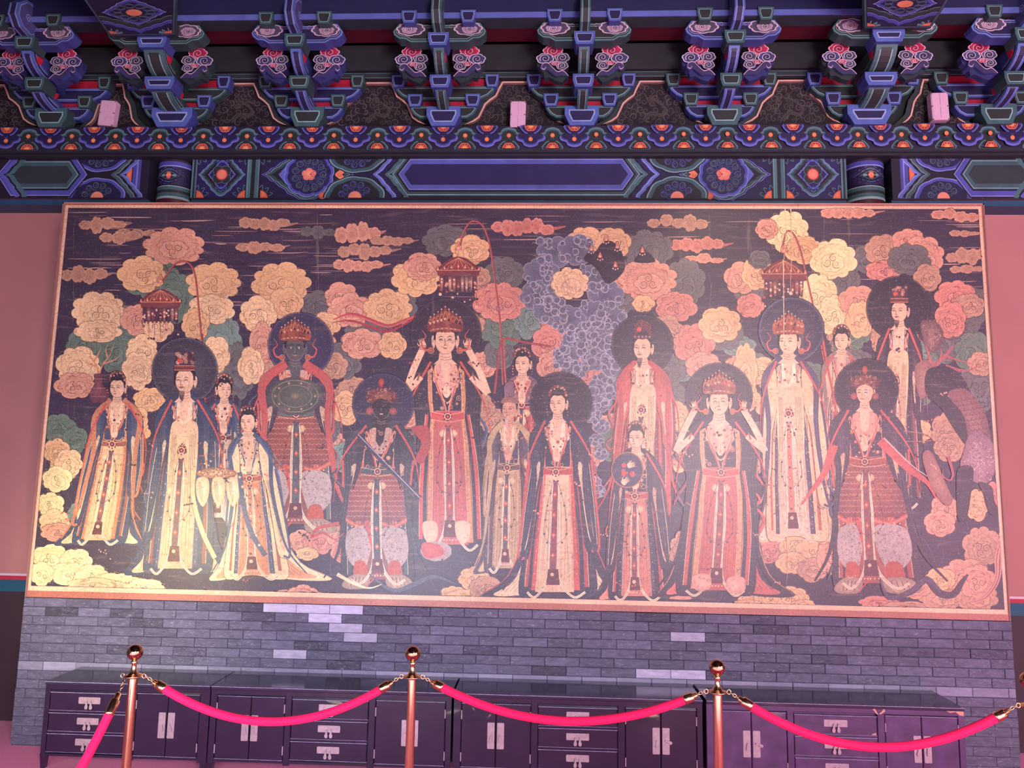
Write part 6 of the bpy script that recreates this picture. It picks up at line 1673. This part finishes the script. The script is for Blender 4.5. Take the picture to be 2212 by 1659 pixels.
# back row
figure(1940, 672, 46, 1090, 1925, 48, 62, '#2c2836', '#d9a488', '#3a3444', '#8a4a50', 31, (1938, 665, 68, '#262232', '#201c2a', '#4a4558'), -1, beard='#4a3838', crown='tall', hands='sleeved', sleeves=(.5, .5), train=(0, 0), shawl='#25212e')
figure(1816, 736, 40, 1060, 1822, 44, 48, '#e0b890', '#c8665a', '#5c5064', '#6a4a54', 32, None, -1, crown='lady', sleeves=(.66, .5), train=(0, 0), shawl='#8a7468')
P.line([(1770, 700), (1786, 790), (1800, 860), (1806, 900)], 5, '#b45a50')
figure(1388, 752, 50, 1110, 1372, 58, 66, '#c25a52', CR, '#7a3c44', '#5a3a48', 33, (1388, 745, 66), -1, beard='#4a3434', crown='fan', hands='sleeved', sleeves=(.62, .55), train=(0, 0), shawl='#b04c48')
figure(1130, 786, 42, 1010, 1120, 42, 46, '#7a5a68', RD, '#b05048', '#3a3040', 34, None, -1, crown='lady', sleeves=(.4, .4), train=(0, 0), shawl=None)
figure(487, 842, 40, 1120, 470, 44, 52, '#34506a', '#e0c4a8', OR, '#5a3844', 35, None, 1, crown='lady', sleeves=(.45, .5), train=(0, 0), shawl='#30485c')
P.line([(440, 720), (442, 800), (446, 870)], 4.4, '#8e3c3c')
# centre and left halo'd figures
figure(1702, 738, 54, 1160, 1712, 60, 66, '#e6c08e', '#eed0a8', '#4a4258', '#b86050', 36, (1708, 712, 70, '#3c4058', '#2c2c40', '#7a84a8'), -1, crown='deity', sleeves=(.66, .80), train=(.3, .3), pattern='#3a3440', shawl='#46405a', hands='sleeved')
figure(964, 735, 60, 1180, 975, 74, 80, '#322c3c', '#c8645a', '#c88c60', '#c8524a', 37, (965, 720, 76, '#383040', '#2a2432', '#54485a'), 0, crown='deity', hands='raised', sleeves=(0, 0), train=(.5, .9), shawl='#26222e')
for s_, x_ in ((-1, 930), (1, 1000)):
    P.fan(spline([(x_-14, 1128), (x_+14, 1128), (x_+16, 1160), (x_+2, 1174), (x_-12, 1160)]), SK, mix(SK, SKD, .15))
figure(640, 752, 54, 1135, 640, 80, 92, '#3a3444', '#8e5448', '#c0584c', '#5c6a60', 38, (652, 745, 70, '#3c3c52', '#34304a', '#62688c'), 0, skin='#4c5052', dark=True, crown='deity', hands='none', sleeves=(.42, .42), train=(0, 0), armour=True, shawl='#b8584e')
# round olive shield held before the chest
P.fan(scallop(640, 855, 60, 42, 14, .2, .05, 4), '#5e6456', '#474c44'); P.ring(640, 855, 50, 1.6, '#8a8a70', ry=34); P.ring(640, 855, 36, 1.2, '#8a8a70', ry=24)
for k in range(10):
    a = 2*PI*k/10; P.disc(640+43*math.cos(a), 855+29*math.sin(a), 2.6, '#a89470')
P.disc(640, 855, 12, '#8f8464', '#55584a', ry=9); hand(612, 884, 13, 1.2, '#565a56'); hand(676, 836, 13, -1.0, '#565a56')
# old attendant in olive robe
figure(1102, 884, 42, 1230, 1090, 48, 52, '#4a4450', '#c8a87c', '#b08a64', '#6a5048', 39, None, -1, skin='#d4a080', beard='#c8a898', crown='wrap', sleeves=(.62, .70), train=(.2, 0), shawl='#b89c70', scarf='#b89c70', fade=.4)
# first attendant with vase of branches
figure(256, 838, 42, 1170, 205, 54, 58, '#36445e', '#ebc88e', OR, '#9a5a48', 40, None, -1, crown='lady', sleeves=(.86, .66), train=(.5, .35), shawl='#c07c58')
P.fan(spline([(206, 808), (226, 808), (224, 826), (236, 850), (230, 868), (202, 868), (196, 850), (208, 826)]), '#8a5058', '#5e3440')
for z_ in (818, 838, 856): P.line([(200, z_), (232, z_)], 1.1, '#b07a70', smooth=False)
for b_ in ([(216, 806), (212, 790), (200, 770), (198, 740)], [(218, 806), (226, 785), (240, 768), (250, 740)], [(226, 785), (248, 778), (262, 768)], [(212, 790), (196, 786), (188, 776)], [(236, 772), (232, 756), (238, 742)], [(206, 780), (216, 764), (222, 750)]): P.line(b_, 4, '#d59468', taper=1)
# bearded lord in navy
figure(402, 822, 54, 1232, 372, 64, 74, '#304058', '#e8c08c', '#44506c', '#8a4c44', 41, (402, 800, 71, '#4a4c52', '#34343e', '#6a6c74'), -1, beard='#4a3a38', crown='tall', hands='sleeved', sleeves=(.80, .55), train=(.35, .3), shawl='#2c3c54')
# maid with tray, pale robe sweeping right
figure(538, 912, 42, 1245, 545, 48, 70, '#ecd09a', '#dc9464', '#4c5670', '#a85c48', 42, None, -1, crown='lady', sleeves=(.62, .84), train=(.2, 1.0), shawl='#3a5068', scarf='#5a6c80')
P.disc(470, 1022, 44, '#caa074', '#a87858', ry=12); P.ring(470, 1022, 43, 2., '#8a4c4c', ry=11)
for _ in range(80):
    a = R.uniform(0, 6.28); q_ = math.sqrt(R.random()); P.disc(470+38*q_*math.cos(a), 1020+9*q_*math.sin(a), 1.5, R.choice(['#8a5c44', '#e8cc94', '#7a6040']))
for k, x_ in enumerate((440, 474, 506)):
    P.fan(spline([(x_-12, 1034), (x_+12, 1034), (x_+13, 1070), (x_, 1094), (x_-13, 1070)]), '#f4e2b4', '#d8bc88')
    for j in range(3): P.line([(x_-8+j*2, 1040), (x_-6+j*3, 1070), (x_, 1084-j*4)], .9, '#8a7050')
P.line([(418, 1010), (420, 1080), (440, 1150), (466, 1205)], 10, '#e4c48c'); P.line([(414, 1010), (415, 1080), (434, 1150), (460, 1208)], 1.2, '#8a6448')
P.line([(520, 1020), (528, 1090), (545, 1150), (575, 1200)], 11, '#4e586c'); P.dots([(520+k*6, 1030+k*21) for k in range(8)], 3, '#d8c490')
# dark guardian with a plain staff
figure(826, 880, 50, 1255, 815, 74, 78, '#2c2834', '#8a5a50', '#b85a50', '#3c5054', 43, (830, 872, 66, '#37354c', '#302c42', '#565478'), 0, skin='#221c22', dark=True, crown='helm', hands='none', sleeves=(.40, .40), train=(0, 0), armour=True, shawl='#30333c')
P.line([(776, 938), (830, 1000), (880, 1045), (910, 1076)], 9, '#3a3c50', smooth=False); P.line([(776, 938), (910, 1076)], 1.6, '#c8b0b4', smooth=False)
P.fan(spline([(890, 925), (925, 920), (932, 960), (915, 1000), (900, 990), (912, 955)]), '#b8504a', '#9c4044')
P.fan(scallop(944, 1190, 34, 22, 9, 0, .04, 4), '#c4524a', '#a8a094'); P.fan(spline([(915, 1172), (950, 1176), (960, 1196), (930, 1206), (915, 1198)]), '#cc5c50', '#b84c48')
P.line([(735, 1130), (690, 1140), (675, 1160), (700, 1150), (725, 1165), (745, 1150)], 9, '#b8544c', taper=1)
P.line([(800, 1240), (850, 1275), (900, 1260), (940, 1245), (990, 1262)], 10, '#4a5664', taper=2); P.line([(730, 1240), (770, 1262), (800, 1270), (826, 1262)], 8, '#f0dcaa', taper=1)
# lady in navy with long red-striped sleeves
figure(1206, 872, 46, 1282, 1192, 64, 84, '#2c2f44', '#ecc89a', '#c4584c', '#b04848', 44, (1213, 870, 67, '#2a2738', '#232030', '#4a4660'), -1, crown='lady', sleeves=(.78, .74), train=(1.05, .75), shawl='#2c2f44')
# lady holding a round fan
figure(1375, 946, 42, 1290, 1370, 52, 66, '#2c2a3c', '#d88a70', '#3a3648', '#b0504c', 45, None, -1, crown='lady', sleeves=(.80, .78), train=(.3, .8), shawl='#2a2838')
P.disc(1356, 1014, 34, '#3c405a', '#33344c', ry=38); P.ring(1356, 1014, 34, 2.4, '#a8704c', ry=38)
for _ in range(9): P.disc(1356+R.uniform(-12, 12), 1014+R.uniform(-18, 18), R.uniform(3, 6), '#b84a40')
hand(1350, 1040, 12, .9); hand(1362, 1004, 11, 1.4)
# pale rounded rock beside the red skirt, many-jewelled deity
cloud(1476, 1190, 28, 44, 'dull', 9, 0, 0)
figure(1553, 868, 56, 1278, 1548, 80, 84, '#322c3c', '#c46054', '#cf9468', '#b8584c', 46, (1553, 855, 72, '#302a3c', '#282332', '#4e465c'), 0, crown='deity', hands='raised', sleeves=(0, 0), train=(.1, .9), shawl='#272230')
for x_, y_ in ((1518, 1256), (1592, 1262)): P.fan(spline([(x_-20, y_-14), (x_+14, y_-16), (x_+18, y_+10), (x_, y_+20), (x_-20, y_+12)]), '#eebc9c', '#d89c84')
# warrior on the right
figure(1866, 848, 46, 1262, 1880, 80, 96, '#3a3040', '#a85a48', '#c0604e', '#a05440', 47, (1870, 842, 68, '#2c2636', '#241f2c', '#4a4254'), -1, crown='helm', hands='front', sleeves=(.44, .44), train=(0, 0), armour=True, shawl='#302c3a')
P.line([(1900, 950), (1960, 1010), (2000, 1040), (2020, 1075)], 22, '#c05a50', taper=1); P.line([(1908, 945), (1968, 1004), (2010, 1036), (2026, 1078)], 3, '#d8c0b0', taper=1)
P.line([(1800, 960), (1780, 1020), (1752, 1060), (1730, 1090)], 20, '#c05a50', taper=1)
P.line([(1950, 930), (1990, 935), (2012, 948), (1990, 952), (1955, 952)], 2, '#a06c5c')
P.line([(1900, 1250), (1920, 1290), (1970, 1275), (2000, 1250), (2030, 1280), (2060, 1282), (2078, 1255), (2090, 1240)], 16, '#3c3848', taper=2)
for k in range(3): P.line([(1902, 1246+k*4), (1922, 1284+k*4), (1972, 1268+k*4), (2002, 1244+k*4), (2032, 1272+k*4)], .9, '#6a6474')
# rocky, scaly and shaggy shapes along the right side
P.fan(spline([(1985, 700), (2000, 690), (2022, 696), (2035, 720), (2028, 750), (2010, 760), (1995, 745)]), '#9a7468', '#6a4c4c')
for _ in range(40): a, b_ = 2010+R.gauss(0, 12), 725+R.gauss(0, 15); P.ring(a, b_, 2.6, .8, R.choice(['#c8a08c', '#3c2c34']), a0=R.random()*6, a1=R.random()*6+3)
for b_ in ([(2010, 790), (2040, 770), (2060, 775), (2100, 786)], [(2010, 790), (2002, 760), (1996, 745)], [(2030, 778), (2050, 755), (2056, 745)], [(2040, 790), (2080, 800), (2110, 790)], [(2014, 800), (2030, 770), (2028, 750)]): P.line(b_, 9, '#a8605a', taper=1)
P.fan(spline([(1975, 790), (2000, 776), (2012, 800), (2008, 840), (1988, 860), (1976, 830)]), '#b08470', '#8a6258')
P.fan(spline([(2000, 800), (2040, 790), (2075, 812), (2100, 860), (2110, 900), (2090, 960), (2062, 930), (2030, 880), (1998, 850)]), '#2e2a38', '#26222c')
P.fan(spline([(2045, 850), (2080, 838), (2110, 866), (2128, 900), (2140, 960), (2140, 1010), (2110, 1040), (2090, 960), (2080, 900)]), '#a07468', '#7c5450')
for j in range(15):
    for k in range(7):
        x_, y_ = 2060+k*9+j*3.4, 862+j*11-k*1.5
        if x_ < rig(y_)-6: P.ring(x_, y_, 5, 1., '#54363c', a0=0, a1=PI)
P.fan(spline([(2090, 940), (2110, 930), (2145, 960), (2148, 1010), (2130, 1042), (2095, 1036), (2072, 1010), (2080, 970)]), '#b49490', '#8e6c70')
for _ in range(150): a, b_ = 2115+R.gauss(0, 18), 990+R.gauss(0, 26); P.line([(a, b_), (a+R.uniform(-5, 5), b_+R.uniform(-5, 5))], 1.3, R.choice(['#5a4450', '#dcbcb0', '#8a6a70']), smooth=False)
P.fan(spline([(2068, 1010), (2100, 1010), (2095, 1070), (2086, 1120), (2068, 1120), (2064, 1060)]), '#34303e', '#2a2634'); P.fan(spline([(2112, 1040), (2140, 1050), (2146, 1080), (2160, 1110), (2136, 1108), (2124, 1070)]), '#34303e', '#2a2634')
P.fan(spline([(1990, 985), (2010, 975), (2040, 1040), (2056, 1080), (2040, 1090), (2010, 1050)]), '#b48470', '#946456')
P.line([(2046, 985), (2056, 1020), (2050, 1036), (2036, 1028), (2034, 1012)], 7, '#a8585a', taper=1)
# fine crackle: small cusped pen strokes over everything, like the print's inked outlines
for _ in range(4200):
    x, y = R.uniform(100, 2140), R.uniform(640, 1290)
    a = R.uniform(0, 6.28); s_ = R.uniform(1.2, 2.8)
    P.line([(x, y), (x+s_*math.cos(a), y+s_*math.sin(a)), (x+1.6*s_*math.cos(a+.8), y+1.6*s_*math.sin(a+.8))], .8, R.choice(['#3a2e38', '#2c2430', '#6c504a', '#8a6a60']), smooth=False)
for _ in range(90):
    x, y = R.uniform(120, 2100), R.uniform(780, 1270); cr_ = R.choice(['#2c2430', '#b8624c', '#d8a080'])
    for k in range(R.randint(3, 6)): P.disc(x+k*R.uniform(3, 5), y+k*R.uniform(-2, 4), R.uniform(1.3, 2.4), cr_, n=7)
# drips of pale plaster on the right deity, as in the real print
for x0_, y0_, y1_ in ((1694, 446, 560), (1706, 446, 640), (1690, 560, 900), (1700, 1160, 1262)):
    P.line([(x0_, y0_), (x0_+2, (y0_+y1_)/2), (x0_-1, y1_)], 2., '#e4c8a4', taper=1)
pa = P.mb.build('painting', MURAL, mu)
# thin moulding around the panel
m_ = MB(); t_ = .008
for a in ((MX0-t_, MX0, MZ0-.0, MZ1+t_), (MX1, MX1+t_, MZ0, MZ1+t_)): m_.box(a[0], a[1], -.004, .07, a[2], a[3], '#8c6c64')
m_.box(MX0-t_, MX1+t_, -.004, .07, MZ1, MZ1+t_, '#b98a7c')
m_.build('edge_moulding', PAINT, mu, origin=mo)
